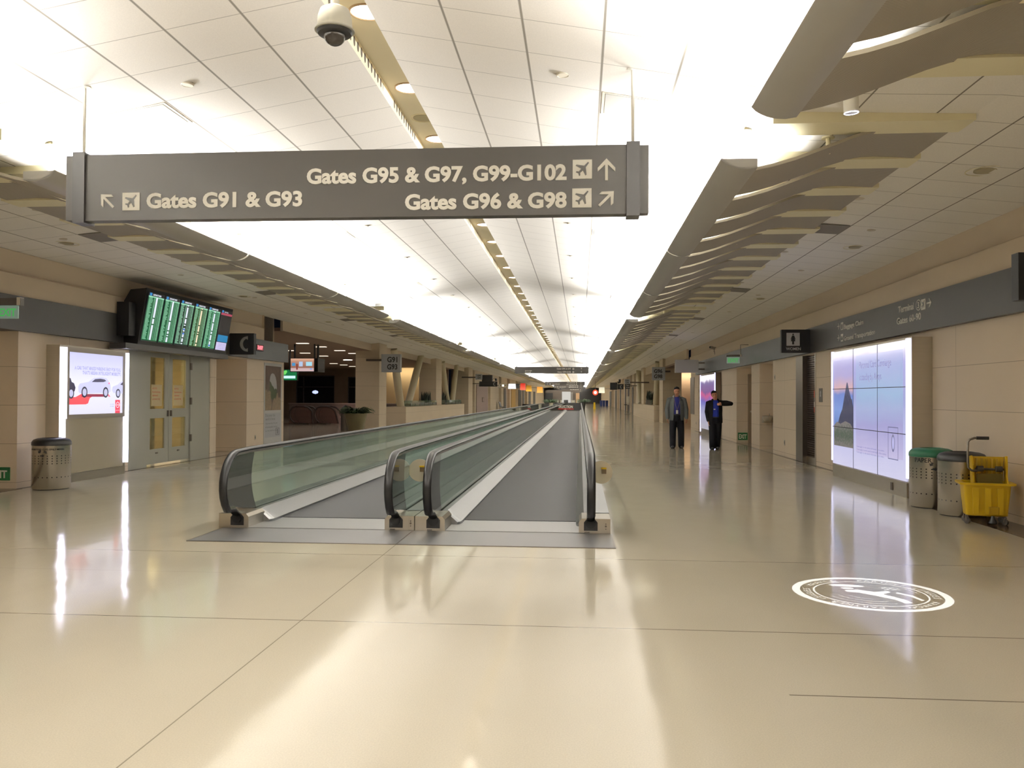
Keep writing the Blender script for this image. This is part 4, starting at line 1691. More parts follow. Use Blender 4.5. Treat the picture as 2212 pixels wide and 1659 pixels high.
# women's room doorway with rolling grille
t = thing('door_grille', 'closed steel rolling grille in the doorway below the WOMEN sign', 'door grille', (X1 + .1, 20.4, 0))
m = MB()
for i in range(21):
    y = 19.72 + i * .048
    m.box((X1 + .09, y - .006, .14), (X1 + .10, y + .006, 2.48))
for i in range(47):
    z = .16 + i * .05
    m.box((X1 + .088, 19.7, z - .008), (X1 + .102, 20.7, z + .008))
m.build('grille_mesh', STEELD, t)
MB().box((X1 + .07, 19.68, 0), (X1 + .13, 20.72, .14)).build('bottom_rail', STEEL, t)
MB().box((X1 - .02, 20.70, 0), (X1 + .3, 21.33, 2.5)).build('door_jamb', STEELD, t)
MB().box((X1 - .015, 19.62, 0), (X1 + .3, 19.68, 2.5)).build('door_jamb', STEEL, t)
m = MB()
fr = RF(X1 + .085, 20.1, 1.30)
fr.rect(m, 0, .22, .26, .38, 0, .004)
fr.rect(m, 0, -.12, .26, .0, 0, .004)
m.build('red_notice', mat('notice_red', (196, 70, 48), .6), t)
m = MB()
fr.rect(m, 0, .0, .26, .12, 0, .004)
m.build('white_notice', WHITE, t)
m = MB()
fr.rect(m, 0, .12, .26, .22, 0, .004)
m.build('grey_notice', mat('notice_grey', (110, 110, 112), .6), t)
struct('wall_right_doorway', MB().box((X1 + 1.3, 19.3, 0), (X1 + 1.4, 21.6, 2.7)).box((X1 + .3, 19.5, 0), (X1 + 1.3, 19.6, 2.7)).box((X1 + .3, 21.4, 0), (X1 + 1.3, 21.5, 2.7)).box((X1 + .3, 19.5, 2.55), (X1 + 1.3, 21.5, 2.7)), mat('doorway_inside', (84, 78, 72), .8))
t = thing('wall_plaque', 'small dark plaque on the wall between grille and screen wall', 'plaque', (X1 - .01, 19.2, 1.4))
m = MB()
fr = RF(X1 - .001, 19.36, 1.42)
fr.rect(m, 0, 0, .26, .30, 0, .008)
m.build('plate', mat('plaque_grey', (104, 98, 92), .5), t)
m = MB()
fr.poly(m, [(.09, .12), (.17, .12), (.15, .17), (.16, .22), (.13, .25), (.10, .22), (.11, .17)], .008, .002)
m.build('raised_symbol', mat('sign_light_grey', (196, 196, 200), .5), t)

# drinking fountains in the recess
for i, (x, z) in enumerate(((5.43, .98), (5.73, .80))):
    t = thing('drinking_fountain', ['higher steel drinking fountain in the right wall recess', 'lower steel drinking fountain in the right wall recess'][i], 'fountain', (x, 25.4, z))
    m = MB()
    m.lathe([(.0, -.16), (.10, -.15), (.15, -.08), (.16, 0), (.15, .01), (.10, -.03), (.0, -.05)], (x, 25.35, z), 20, cap=False)
    m.box((x - .12, 25.4, z - .2), (x + .12, 25.62, z - .01))
    m.build('basin', STEEL, t)
    MB().tube([(x + .06, 25.45, z), (x + .06, 25.43, z + .06), (x + .04, 25.36, z + .07)], .012, 8).build('spout', STEEL, t)

# niche door with lever
dn = struct('door_1', MB().box((5.62, 29.30, 0), (6.12, 29.345, 2.3)), mat('niche_door', (150, 132, 112), .6))
MB().lathe([(.035, 0), (.035, -.05)], (5.72, 29.30, 1.05), 14, axis='y').build('door_knob', STEEL, dn)
# wall outlets and switch plates
def plate(x, y, z, w_, h_, label, left=False, name='wall_outlet'):
    t = thing(name, label, 'outlet', (x, y, z))
    fr = LF(x, y, z) if left else RF(x, y, z)
    m = MB()
    fr.rect(m, -w_ / 2, -h_ / 2, w_ / 2, h_ / 2, 0, .008)
    m.build('cover_plate', STEEL, t)
    m = MB()
    fr.rect(m, -w_ / 4, -h_ / 4, w_ / 4, h_ / 4, .008, .002)
    m.build('socket', mat('socket_grey', (96, 90, 82), .5), t)


p = atX(1695, 956, X1 - .001)
plate(p.x, p.y, p.z, .09, .13, 'small steel outlet low on the wall left of the grille')
p = atX(1674, 815, X1 - .001)
plate(p.x, p.y, p.z, .10, .14, 'small wall plate high beside the fountain recess')
p = atX(1504, 914, X1 - .001)
plate(p.x, p.y, p.z, .10, .14, 'outlet low on the wall behind the men')
p = atX(551, 945, -8.999)
plate(p.x, p.y, p.z, .09, .13, 'small outlet low on the left wall beside the poster', True)

# lit advert on the right
ya, yb = 32.45, 36.4
t = thing('advert_lightbox', 'lit purple advert panel on the right wall behind the man in black', 'advert', (5.0, 34.4, 0))
MB().box((5.03, ya, 0), (X1 - .025, yb, 2.46)).build('steel_cabinet', STEELD, t)
fr = RF(5.03, yb, .25)
m = MB()
fr.rect(m, .1, 0, yb - ya - .16, 2.15, 0, .02)
m.build('screen', grad_emis('ad_purple', [(0, (150, 150, 170)), (.35, (150, 150, 190)), (.5, (90, 90, 180)), (.62, (190, 70, 130)), (.68, (80, 60, 140)), (.85, (90, 80, 150)), (.92, (235, 235, 250)), (1, (245, 245, 255))], .3, 2.4, .9, (1.5, .25)), t)
MB().box((5.0, ya + .02, .1), (5.05, ya + .10, 2.45)).build('light_bar', BARR, t)
MB().box((5.0, yb - .08, .1), (5.05, yb + .0, 2.45)).build('light_bar', BARR, t)
t = thing('wall_cabinet', 'narrow stainless cabinet set in the wall behind the grey jacket man', 'cabinet', (X1 - .02, 40.7, .6))
p0, p1 = atX(1492, 812, X1), atX(1500, 895, X1)
m = MB()
fr = RF(X1, p0.y, p1.z)
fr.rect(m, 0, 0, p0.y - p1.y, 2.45 - p1.z, 0, .02)
m.build('cabinet_door', STEELD, t)

# ================================================================== LEFT SIDE
# car advert lightbox
ya, yb, xf = 13.85, 15.95, -8.74
t = thing('advert_kiosk', 'lit car advert in a grey cabinet with two glowing light bars', 'advert', (xf, 14.9, 0))
MB().box((X0, ya - .02, 0), (xf - .02, yb, 2.36)).build('cabinet', STEEL, t)
m = MB()
m.box((xf - .02, ya + .12, .16), (xf, yb - .12, 1.12))
m.build('lower_panel', mat('kiosk_lower', (168, 160, 140), .45, noise=(2, .03)), t)
MB().box((xf - .02, ya + .12, 0), (xf + .005, yb - .1, .15)).build('kick_panel', STEEL, t)
fr = LF(xf, ya, 0)
m = MB()
for a0, b0, a1, b1 in ((.13, 1.10, 2.0, 1.17), (.13, 2.25, 2.0, 2.33), (.13, 1.17, .19, 2.25), (1.93, 1.17, 2.0, 2.25)):
    fr.rect(m, a0, b0, a1, b1, 0, .025)
m.build('poster_frame', mat('frame_silver', (178, 172, 164), .4, .6), t)
m = MB()
fr.rect(m, .19, 1.17, 1.93, 2.25, 0, .006)
m.build('poster', grad_emis('poster_white', [(0, (228, 226, 248)), (.5, (240, 240, 255)), (1, (206, 206, 250))], 1.17, 2.25, .98), t)
def pe(name, col, pts, h=.008, k=1.0):
    m = MB()
    fr.poly(m, [(.19 + 1.74 * a, 1.17 + 1.08 * b) for a, b in pts], h, .0008)
    return m.build(name, emis('pe_' + name, col, k), t)
pe('red_shape', (246, 84, 92), [(0, .16), (.30, .16), (.34, .175), (.37, .26), (.41, .285), (.66, .285), (.62, .33), (.22, .33), (.12, .28), (0, .28)])
pe('car_shadow', (150, 48, 74), [(.22, .285), (.66, .285), (.62, .33), (.24, .33)], .0095)
pe('stripe', (240, 130, 150), [(.72, .285), (.76, .285), (.72, .33), (.69, .33)], .0095)
pe('car_body', (206, 206, 244), [(.17, .36), (.16, .45), (.19, .50), (.34, .53), (.44, .60), (.58, .615), (.68, .60), (.72, .55), (.75, .50), (.76, .38), (.72, .35), (.2, .34)], .011)
pe('car_window', (70, 66, 96), [(.40, .53), (.46, .58), (.56, .59), (.64, .58), (.67, .555), (.62, .535), (.5, .53)], .0125)
pe('tail_light', (240, 120, 170), [(.71, .505), (.74, .505), (.735, .53), (.715, .53)], .0125)
pe('dark_car', (50, 46, 70), [(0, .38), (.10, .37), (.115, .43), (.09, .50), (.05, .52), (.03, .58), (0, .59)], .011)
pe('pale_car', (206, 206, 240), [(1, .34), (.82, .35), (.78, .40), (.80, .46), (.90, .50), (.96, .55), (1, .56)], .011)
pe('pale_car_window', (80, 76, 104), [(1, .49), (.95, .50), (1, .545)], .0125)
for cx_, cy_, r_ in ((.27, .36, .052), (.66, .36, .052), (.04, .34, .05), (.905, .345, .045)):
    ci = lambda rr_: [(cx_ + rr_ * cos(2 * pi * k / 20), cy_ + rr_ * 1.75 * sin(2 * pi * k / 20)) for k in range(20)]
    if cx_ - r_ < 0:
        ci = lambda rr_: [(max(cx_ + rr_ * cos(2 * pi * k / 20), 0), cy_ + rr_ * 1.75 * sin(2 * pi * k / 20)) for k in range(20)]
    pe('tyre', (46, 44, 66), ci(r_), .0135)
    pe('wheel_rim', (196, 196, 226), ci(r_ * .68), .015)
pe('logo_panel', (238, 72, 96), [(.855, 0), (.95, 0), (.95, .23), (.855, .23)], .009)
m = MB()
for q in range(20):
    a0, a1 = 2 * pi * q / 20, 2 * pi * (q + 1) / 20
    fr.poly(m, [(.19 + 1.74 * (.9025 + r_ * cos(a)), 1.17 + 1.08 * (.145 + r_ * 1.6 * sin(a))) for r_, a in ((.034, a0), (.034, a1), (.027, a1), (.027, a0))], .0105, .0008)
fr.poly(m, [(.19 + 1.74 * a, 1.17 + 1.08 * b) for a, b in ((.862, .132), (.943, .132), (.943, .158), (.862, .158))], .0115, .0008)
m.build('round_emblem', emis('emblem_white', (240, 236, 250), 1), t)
PT = emis('poster_text', (172, 172, 224), 1.0)
text_fit(fr, 'A CAR THAT MAKES PARKING EASY FOR YOU.', .085, .36, 1.86, 1.955, m=PT, parent=t, bold=.003, h=.009, t=.001, res=2)
text_fit(fr, "THAT'S NISSAN INTELLIGENT MOBILITY.", .085, .60, 1.86, 1.875, m=PT, parent=t, bold=.003, h=.009, t=.001, res=2)
text_fit(fr, 'NISSAN', .03, 1.70, 1.82, 1.318, m=emis('emblem_red', (238, 72, 96), 1), parent=t, bold=.001, h=.0125, t=.001, res=1)
text_fit(fr, 'BUILT FOR', .02, 1.70, 1.82, 1.215, m=emis('emblem_white', (240, 236, 250), 1), parent=t, h=.0105, t=.001, res=1)
text_fit(fr, 'see nissan', .035, 1.50, 1.63, 1.33, m=PT, parent=t, h=.009, t=.001, res=1)
text_fit(fr, 'for details', .035, 1.50, 1.63, 1.29, m=PT, parent=t, h=.009, t=.001, res=1)
for q, y in enumerate((ya, yb)):
    m = MB()
    m.tube([(xf + .005, y + (.05 if q == 0 else -.01), .22), (xf + .005, y + (.05 if q == 0 else -.01), 2.32)], .038, 12)
    m.build('light_bar', BAR, t)

# grey double door assembly
d = struct('door_2', MB().box((X0 - .25, 16.5, 0), (X0 - .02, 17.28, 2.62)).box((X0 - .25, 19.28, 0), (X0 - .02, 20.3, 2.62)).box((X0 - .25, 17.28, 2.5), (X0 - .02, 19.28, 2.62)), DOORM)
for q, (y0_, y1_) in enumerate(((17.30, 18.27), (18.29, 19.26))):
    m = MB()
    x_ = X0 - .10
    for a0, b0, a1, b1 in ((0, .05, .97, .36), (0, .36, .16, 2.48), (.81, .36, .97, 2.48), (.16, 2.32, .81, 2.48), (.16, 1.02, .81, 1.22)):
        m.box((x_, y0_ + a0, b0), (x_ + .05, y0_ + a1, b1))
    dl = m.build('door_leaf', DOORM, d)
    m = MB()
    m.box((x_ + .02, y0_ + .16, 1.22), (x_ + .03, y0_ + .81, 2.32))
    m.box((x_ + .02, y0_ + .16, .36), (x_ + .03, y0_ + .81, 1.02))
    m.build('door_glass', glass('door_glass_pane', (216, 206, 170), .78), dl)
    m = MB()
    f2 = LF(x_ + .032, y0_ + .24, 1.28)
    f2.rect(m, 0, 0, .46, .46, 0, .003)
    nt_ = m.build('paper_notice', mat('notice_cream', (206, 190, 150), .7), dl)
    for k, tx in enumerate(('NOTICE', 'Restricted area', 'authorized', 'personnel only')):
        text_bm(f2, tx, .055, .04, .36 - .075 * k, m=mat('notice_red', (196, 70, 48), .6), parent=nt_, h=.0035, t=.001, res=1)
    m = MB()
    m.box((x_ + .05, y0_ + (.90 if q == 0 else .05), 1.05), (x_ + .09, y0_ + (.93 if q == 0 else .08), 1.18))
    m.box((x_ + .05, y0_ + .40, .26), (x_ + .06, y0_ + .50, .29))
    m.build('door_handle', STEELD, dl)
m = MB()
for z in (.45, 1.3, 2.1):
    m.box((X0 - .03, 19.25, z), (X0 + .01, 19.31, z + .16))
m.build('hinge', STEELD, d)
struct('wall_left_behind_door', MB().box((-10.6, 16.6, 0), (-10.5, 20.3, 2.6)), mat('office_wall', (210, 200, 160), .8))
area('office_light', (-9.8, 18.4, 2.5), (0, 0, -1), .6, 1.2, 38, (1, .95, .8))
struct('ceiling_behind_door', MB().box((-10.6, 16.5, 2.62), (-9.2, 20.3, 2.66)), PLASTER)

# departure boards
YB0, YB1, ZB0, ZB1 = 16.15, 20.25, 2.56, 3.56
XB0, XB1 = -8.60, -8.42       # bottom leans in, top leans out
t = thing('departure_board', 'bank of six tilted departure screens above the grey double doors', 'departure board', (XB0, (YB0 + YB1) / 2, ZB0))
m = MB()
m.prism([(XB0 - .02, YB0 - .04, ZB0 - .05), (XB1 - .02, YB0 - .04, ZB1 + .05), (XB1 - .35, YB0 - .04, ZB1 + .02), (X0 + .1, YB0 - .04, ZB1 - .2), (X0 + .1, YB0 - .04, ZB0 - .05)], (0, YB1 - YB0 + .08, 0))
m.build('housing', BLACKM, t)
m = MB()
m.box((X0 + .1, YB0 - .55, ZB0 - .16), (XB0 + .02, YB1 + .1, ZB0 - .052))
m.build('bottom_ledge', FASCIA, t)
m = MB()
m.box((X0 + .1, YB0 - .30, ZB0 + .1), (X0 + .34, YB0 - .05, ZB1 - .25))
m.build('side_bracket', BLACKM, t)
vdir = Vector((XB1 - XB0, 0, ZB1 - ZB0))
HS = vdir.length
fb_ = Frame((XB0, YB0, ZB0), (0, 1, 0), vdir)
PW = (YB1 - YB0) / 6
bgm = [emis('screen_green_a', (14, 92, 52), 1), emis('screen_green_a', (14, 92, 52), 1), emis('screen_green_c', (26, 52, 40), 1), emis('screen_green_d', (40, 74, 26), 1), emis('screen_green_e', (18, 96, 60), 1)]
rowm = emis('screen_rows', (150, 214, 178), .9)
whm = emis('screen_white', (226, 232, 244), 1)
for k in range(6):
    a0 = k * PW + .02
    a1 = (k + 1) * PW - .02
    m = MB()
    fb_.rect(m, a0, .02, a1, HS - .02, -.01, .012)
    sc = m.build('screen', emis('screen_black', (22, 22, 26), 1), t)
    if k < 5:
        m = MB()
        fb_.rect(m, a0 + .01, .04, a1 - .01, HS - .09, .002, .001)
        m.build('green_field', bgm[k], sc)
        m = MB()
        mw = MB()
        rnd = random.Random(k)
        for r in range(34):
            b_ = .065 + (HS - .19) * r / 33
            for c0, c1 in ((.04, .04 + rnd.uniform(.09, .16)), (.24, .28), (.43, .45), (.49, .52), (.55, .62)):
                fb_.rect(m, a0 + c0, b_, a0 + c1 - .0, b_ + .012, .003, .0008)
            if rnd.random() > (.12 if k != 2 else .25):
                fb_.rect(mw, a0 + .31, b_ - .005, a0 + .385, b_ + .019, .003, .0008)
        fb_.rect(m, a0 + .01, HS - .115, a1 - .01, HS - .09, .003, .0004)
        m.build('text_rows', rowm, sc)
        mw.build('status_boxes', whm if k != 3 else emis('screen_cream', (236, 222, 190), 1), sc)
        text_fit(fb_, 'DEPARTURES', .045, a0 + .18, a0 + .50, HS - .075, m=whm, parent=sc, h=.003, t=.0008, res=1, bold=.001)
        m = MB()
        fb_.rect(m, a0 + .04, HS - .085, a0 + .13, HS - .03, .003, .001)
        m.build('blue_logo', emis('screen_blue', (52, 130, 190), 1), sc)
        if k in (2, 4):
            m = MB()
            for q in (.36, .27) if k == 2 else (.10,):
                fb_.rect(m, a0 + .31, HS * q, a0 + .385, HS * q + .03, .0042, .0006)
            m.build('blue_status', emis('screen_blue2', (24, 110, 220), 1), sc)
    else:
        m = MB()
        fb_.rect(m, a0 + .01, HS - .14, a1 - .01, HS - .09, .002, .001)
        m.build('red_header', emis('screen_red', (170, 70, 90), 1), sc)
        m = MB()
        fb_.rect(m, a0 + .04, HS - .085, a0 + .13, HS - .03, .003, .001)
        m.build('blue_logo', emis('screen_blue', (52, 130, 190), 1), sc)
        text_fit(fb_, 'Gate Pages', .04, a0 + .18, a0 + .40, HS - .075, m=whm, parent=sc, h=.003, t=.0008, res=1)
        m = MB()
        fb_.rect(m, a0 + .05, .24, a1 - .03, .40, .002, .001)
        m.build('blue_block', emis('screen_teal', (20, 120, 168), 1), sc)
        m = MB()
        fb_.rect(m, a0 + .03, .04, a1 - .05, .225, .002, .001)
        m.build('white_block', emis('screen_lav', (196, 188, 226), 1), sc)
        for q in range(4):
            text_fit(fb_, 'For information call us here', .02, a0 + .14, a1 - .09, .18 - .035 * q, m=emis('screen_ink', (120, 120, 160), 1), parent=sc, h=.0035, t=.0006, res=1)

# telephone sign and clock
a, b = atY(500, 720, 21.2), atY(548, 765.5, 21.2)
t = thing('telephone_sign', 'black projecting sign with a grey telephone receiver next to the screens', 'sign', ((X0 + b.x) / 2, 21.2, b.z))
MB().box((X0 + .1, 21.2, b.z), (b.x, 21.36, a.z)).build('sign_box', BLACKM, t)


def handset(fr, cx_, cz_, s, m_, parent):
    m = MB()
    out, inn_ = [], []
    for k in range(13):
        an = radians(115 + 130 * k / 12)
        out.append((cx_ + s * (.30 + .52 * cos(an)), cz_ + s * .50 * sin(an) * 1.0))
        inn_.append((cx_ + s * (.34 + .36 * cos(an)), cz_ + s * .36 * sin(an)))
    pts = [(cx_ + s * .30, cz_ + s * .5)] + out + [(cx_ + s * .30, cz_ - s * .5), (cx_ + s * .30, cz_ - s * .26)] + inn_[::-1] + [(cx_ + s * .30, cz_ + s * .26)]
    fr.poly(m, pts, .0, .004)
    return m.build('receiver_symbol', m_, parent)


fr = CF(0, 21.2, 0)
c = atY(528, 743, 21.2)
handset(fr, c.x - .03, c.z, .40, mat('sign_mid_grey', (150, 150, 150), .5), t)
t = thing('wall_clock', 'small red glowing digital clock on the grey left fascia', 'clock', (X0 + .1, 23.2, 2.8))
p0, p1 = atX(550, 743, X0 + .1), atX(565, 759, X0 + .1)
m = MB().box((X0 + .1, p0.y, p1.z), (X0 + .16, p1.y, p0.z))
m.build('clock_case', BLACKM, t)
fr = LF(X0 + .161, p0.y, p1.z)
m = MB()
fr.rect(m, .03, .02, p1.y - p0.y - .03, p0.z - p1.z - .02, 0, .002)
m.build('clock_face', emis('clock_dark_red', (120, 14, 24), 1), t)
text_fit(fr, '3:07', .13, .07, p1.y - p0.y - .07, .045, m=emis('clock_red', (255, 90, 110), 2.2), parent=t, bold=.004, h=.003, t=.002)

# poster on the left wall
p0, p1 = atX(571, 783, X0 + .01), atX(607.5, 955, X0 + .01)
t = thing('wall_poster', 'tall white framed poster of a rocky arch on the left wall', 'poster', (X0, (p0.y + p1.y) / 2, p1.z))
fr = LF(X0 + .001, p0.y, p1.z)
W_, H_ = p1.y - p0.y, p0.z - p1.z
m = MB()
fr.rect(m, 0, 0, W_, H_, 0, .012)
m.build('poster_board', mat('poster_board', (196, 196, 196), .5), t)
m = MB()
fr.rect(m, .08, H_ * .415, W_ - .08, H_ * .965, .012, .001)
m.build('rock_picture', mat('rock_picture', (74, 56, 44), .7, noise=(9, .7)), t)
PX0, PX1, PZ0, PZ1 = .08, W_ - .08, H_ * .415, H_ * .965


def pic(pts, h, name, mm):
    m = MB()
    for q in pts:
        fr.poly(m, [(PX0 + (PX1 - PX0) * a, PZ0 + (PZ1 - PZ0) * b) for a, b in q], h, .001)
    m.build(name, mm, t)


pic([[(.27, .50), (.27, .66), (.30, .76), (.36, .82), (.46, .84), (.56, .82), (.64, .76), (.70, .66), (.73, .50), (.72, .36)]], .0135, 'arch_sky', mat('arch_sky', (176, 176, 178), .7))
pic([[(.26, .30), (.42, .24), (.60, .26), (.73, .34), (.74, .46), (.66, .50), (.58, .47), (.50, .53), (.42, .56), (.34, .63), (.27, .66)]], .015, 'arch_trees', mat('arch_trees', (52, 62, 32), .8, noise=(14, .5)))
pic([[(0, 0), (.36, 0), (.40, .14), (.34, .30), (.33, .42), (.22, .45), (.14, .40), (.10, .48), (.03, .44), (0, .5)], [(.40, 0), (1, 0), (1, .22), (.94, .30), (.84, .27), (.80, .40), (.72, .38), (.66, .26), (.55, .28), (.46, .18)]], .0165, 'pale_rocks', mat('pale_rocks', (128, 112, 90), .8, noise=(16, .6)))
m = MB()
fr.rect(m, .06, H_ * .08, W_ - .1, H_ * .38, .012, .0006)
m.build('caption_panel', mat('caption_panel', (182, 184, 190), .6), t)
INK = mat('grey_ink', (120, 122, 128), .6)
for k, (tx, sz_) in enumerate((('Discover the', .13), ('world of stone', .13), ('Open every day of the year', .07), ('in the main gallery, level two', .07), ('see the desk for times', .07))):
    text_fit(fr, tx, sz_, .12, W_ * (.62 if k < 2 else .75), H_ * (.335 - .045 * k), m=INK, parent=t, h=.013, t=.001, res=1)
m = MB()
for a0, b0, a1, b1 in ((.66, .10, .86, .105), (.66, .185, .86, .19), (.66, .10, .68, .19), (.84, .10, .86, .19), (.74, .115, .78, .175)):
    fr.rect(m, W_ * a0, H_ * b0, W_ * a1, H_ * b1, .013, .001)
m.build('small_emblem', mat('ink_dark', (84, 84, 90), .6), t)

# gate signs
def gate_sign(l1, l2, p0, p1, Y, label, wallx_):
    a, b = atY(*p0, Y), atY(*p1, Y)
    t = thing('gate_sign', label, 'gate sign', ((a.x + b.x) / 2, Y, b.z))
    GS = mat('gate_sign_grey', (178, 182, 188), .5)
    MB().box((a.x, Y, b.z), (b.x, Y + .25, a.z)).build('sign_box', GS, t)
    m = MB()
    m.box((min(b.x, wallx_), Y + .05, a.z - .3), (max(a.x, wallx_), Y + .15, a.z - .2))
    m.build('bracket', STEELD, t)
    fr = CF(a.x, Y, b.z)
    w_, h_ = b.x - a.x, a.z - b.z
    INKS = mat('sign_ink', (38, 38, 40), .5)
    l1_ = (.30, .84) if wallx_ < 0 else (.14, .78)
    text_fit(fr, l1, h_ * .40, w_ * l1_[0], w_ * l1_[1], h_ * .56, m=INKS, parent=t, bold=h_ * .014)
    text_fit(fr, l2, h_ * .40, w_ * l1_[0], w_ * l1_[1], h_ * .16, m=INKS, parent=t, bold=h_ * .014)


gate_sign('G91', 'G93', (824, 765), (865, 804), 36.3, 'square grey gate sign reading G91 G93 on the left pillar', -9.2)
gate_sign('G96', 'G98', (1409, 793), (1437, 821.5), 51.0, 'square grey gate sign reading G96 G98 on the right pillar', 5.3)
gate_sign('G95', 'G97', (1027, 808), (1041, 820), 66.3, 'small distant grey gate sign on the third left pillar', -9.2)
gate_sign('G99', 'G98', (1349, 819), (1361, 829), 66.5, 'small distant grey gate sign on the right pillar above a black sign', 5.3)

# slanted round columns on the planter walls
def column(label, x, y0_, y1_, z1_=ZC + .0, r=.19, grp=None):
    t = thing('slanted_column', label, 'column', (x, y0_, 1.02), grp)
    d = Vector((x, y1_, z1_)) - Vector((x, y0_, 1.02))
    m = MB().tube([Vector((x, y0_, 1.0)), Vector((x, y0_, 1.0)) + d * .5, Vector((x, y1_, z1_))], r, 28)
    m.build('shaft', mat('column_cream', (206, 196, 168), .35), t)
    MB().lathe([(r * 1.12, 0), (r * 1.12, .03)], (x, y0_, 1.0), 24).build('base_collar', STEEL, t)


for lb, x, a, b in (('slanted column leaning toward the camera just right of the G91 G93 sign', -8.95, 42.4, 40.6),
                    ('slanted column leaning away in the middle of the near left planter', -8.95, 44.1, 47.7),
                    ('slanted column behind the second left pillar leaning toward the camera', -8.95, 57.6, 55.2),
                    ('slanted column at the far end of the left planter leaning away', -8.95, 59.6, 61.6),
                    ('slanted column under the G96 G98 sign on the right planter', 4.98, 57.0, 55.4),
                    ('slanted column at the far end of the right planter', 4.98, 71.8, 74.0)):
    column(lb, x, a, b)

# small glass screens on the planters
def glass_screen(label, x0_, x1_, y0_, y1_, z1_):
    t = thing('glass_screen', label, 'glass screen', ((x0_ + x1_) / 2, (y0_ + y1_) / 2, 1.02))
    m = MB()
    m.box((x1_ - .012, y0_, 1.02), (x1_, y1_, z1_))
    m.box((x0_, y0_, 1.02), (x1_ - .012, y0_ + .012, z1_))
    m.build('glass_pane', GLASS, t)
    m = MB()
    n = max(int((y1_ - y0_) / 1.3), 1)
    for k in range(n + 1):
        y = y0_ + (y1_ - y0_) * k / n
        m.box((x1_ - .03, y - .015, 1.02), (x1_ + .01, y + .015, 1.16))
    m.build('clamp', STEELD, t)


glass_screen('low glass screen on the near left planter wall', -9.3, -8.55, 42.9, 50.8, 1.30)
glass_screen('low glass screen on the far part of the left planter wall', -9.3, -8.55, 54.2, 61.5, 1.30)
glass_screen('low glass screen on the right planter wall', 4.68, 4.78, 57.6, 63.0, 1.35)


# plants
def spiky(label, x, y, z, n, h, spread, seed, m_=LEAFD):
    rnd = random.Random(seed)
    t = thing('snake_plant', label, 'plant', (x, y, z))
    m = MB()
    for k in range(n):
        px0, py0 = x + rnd.uniform(-.14, .14), y + rnd.uniform(-spread, spread)
        hh = h * rnd.uniform(.55, 1.1)
        a = rnd.uniform(0, 2 * pi)
        wv = .035
        tx, ty = rnd.uniform(-.18, .18) * hh, rnd.uniform(-.2, .2) * hh
        dx, dy = cos(a) * wv, sin(a) * wv
        m.grid([[(px0 - dx, py0 - dy, z), (px0 + dx, py0 + dy, z)], [(px0 + tx * .4 - dx, py0 + ty * .4 - dy, z + hh * .55), (px0 + tx * .4 + dx, py0 + ty * .4 + dy, z + hh * .55)],
                [(px0 + tx - .003, py0 + ty, z + hh), (px0 + tx + .003, py0 + ty, z + hh)]], smooth=False)
    m.build('leaves', m_, t)
    MB().box((x - .2, y - spread - .1, 1.02), (x + .2, y + spread + .1, z)).build('soil_trough', mat('soil', (50, 40, 30), .9), t)


spiky('dark spiky plants in the left planter between column and second pillar', -8.95, 49.4, 1.06, 130, .72, 1.1, 1)
spiky('dark spiky plants in the left planter beyond the second pillar', -8.95, 55.6, 1.06, 60, .75, .6, 2)
spiky('dark spiky plants in the right planter beside the slanted column', 5.0, 62.4, 1.06, 160, .9, 1.4, 3)


def bushy(label, x, y, z, r, n, seed, potr, poth, m_=LEAF, potm=POTM, pname='potted_fern'):
    rnd = random.Random(seed)
    t = thing(pname, label, 'plant', (x, y, 0))
    MB().lathe([(0, .0), (potr * .62, .0), (potr * .75, poth * .4), (potr, poth), (potr * .93, poth), (potr * .9, poth - .06), (0, poth - .06)], (x, y, 0), 28, cap=False).build('pot', potm, t)
    m = MB()
    for k in range(n):
        a = rnd.uniform(0, 2 * pi)
        L_ = r * rnd.uniform(.6, 1.15)
        up_ = rnd.uniform(.25, 1.1)
        w_ = .03
        p = Vector((x + cos(a) * potr * .4 * rnd.random(), y + sin(a) * potr * .4 * rnd.random(), poth - .06))
        rows = []
        for q in range(6):
            f = q / 5
            c = p + Vector((cos(a) * L_ * f, sin(a) * L_ * f, L_ * up_ * (f * 1.5 - f * f * 1.2)))
            ww = w_ * (sin(pi * min(f * .9 + .1, 1)) + .1)
            pr = Vector((-sin(a), cos(a), 0)) * ww
            rows.append([c - pr, c + Vector((0, 0, .01)), c + pr])
        m.grid(rows, smooth=False)
    m.build('foliage', m_, t)


bushy('large fern in an olive tub in front of the left pillar', -9.42, 35.55, 0, .62, 220, 5, .50, .80)
p = atY(1190, 870, 97)
bushy('small green plant in a pale pot left of the white kiosk panel', p.x, 97, 0, .9, 160, 6, .25, .9, potm=WHITE)
p = atY(1257, 868, 97)
bushy('green plant in a dark tall pot right of the kiosk counter', p.x + .15, 97, 0, .8, 160, 7, .28, .95, potm=BLACK)

# ash can near the fern
t = thing('ash_can', 'narrow grey litter bin with dark top beside the fern tub', 'trash can', (-10.25, 36.9, 0))
MB().lathe([(.0, 0), (.2, 0), (.2, .85), (0, .85)], (-10.25, 36.9, 0), 24, cap=False).build('steel_body', mat('can_grey', (120, 116, 110), .35, .8), t)
MB().lathe([(.21, .85), (.2, .95), (.12, 1.05), (.05, 1.12), (0, 1.13)], (-10.25, 36.9, 0), 24).build('lid', BLACK, t)

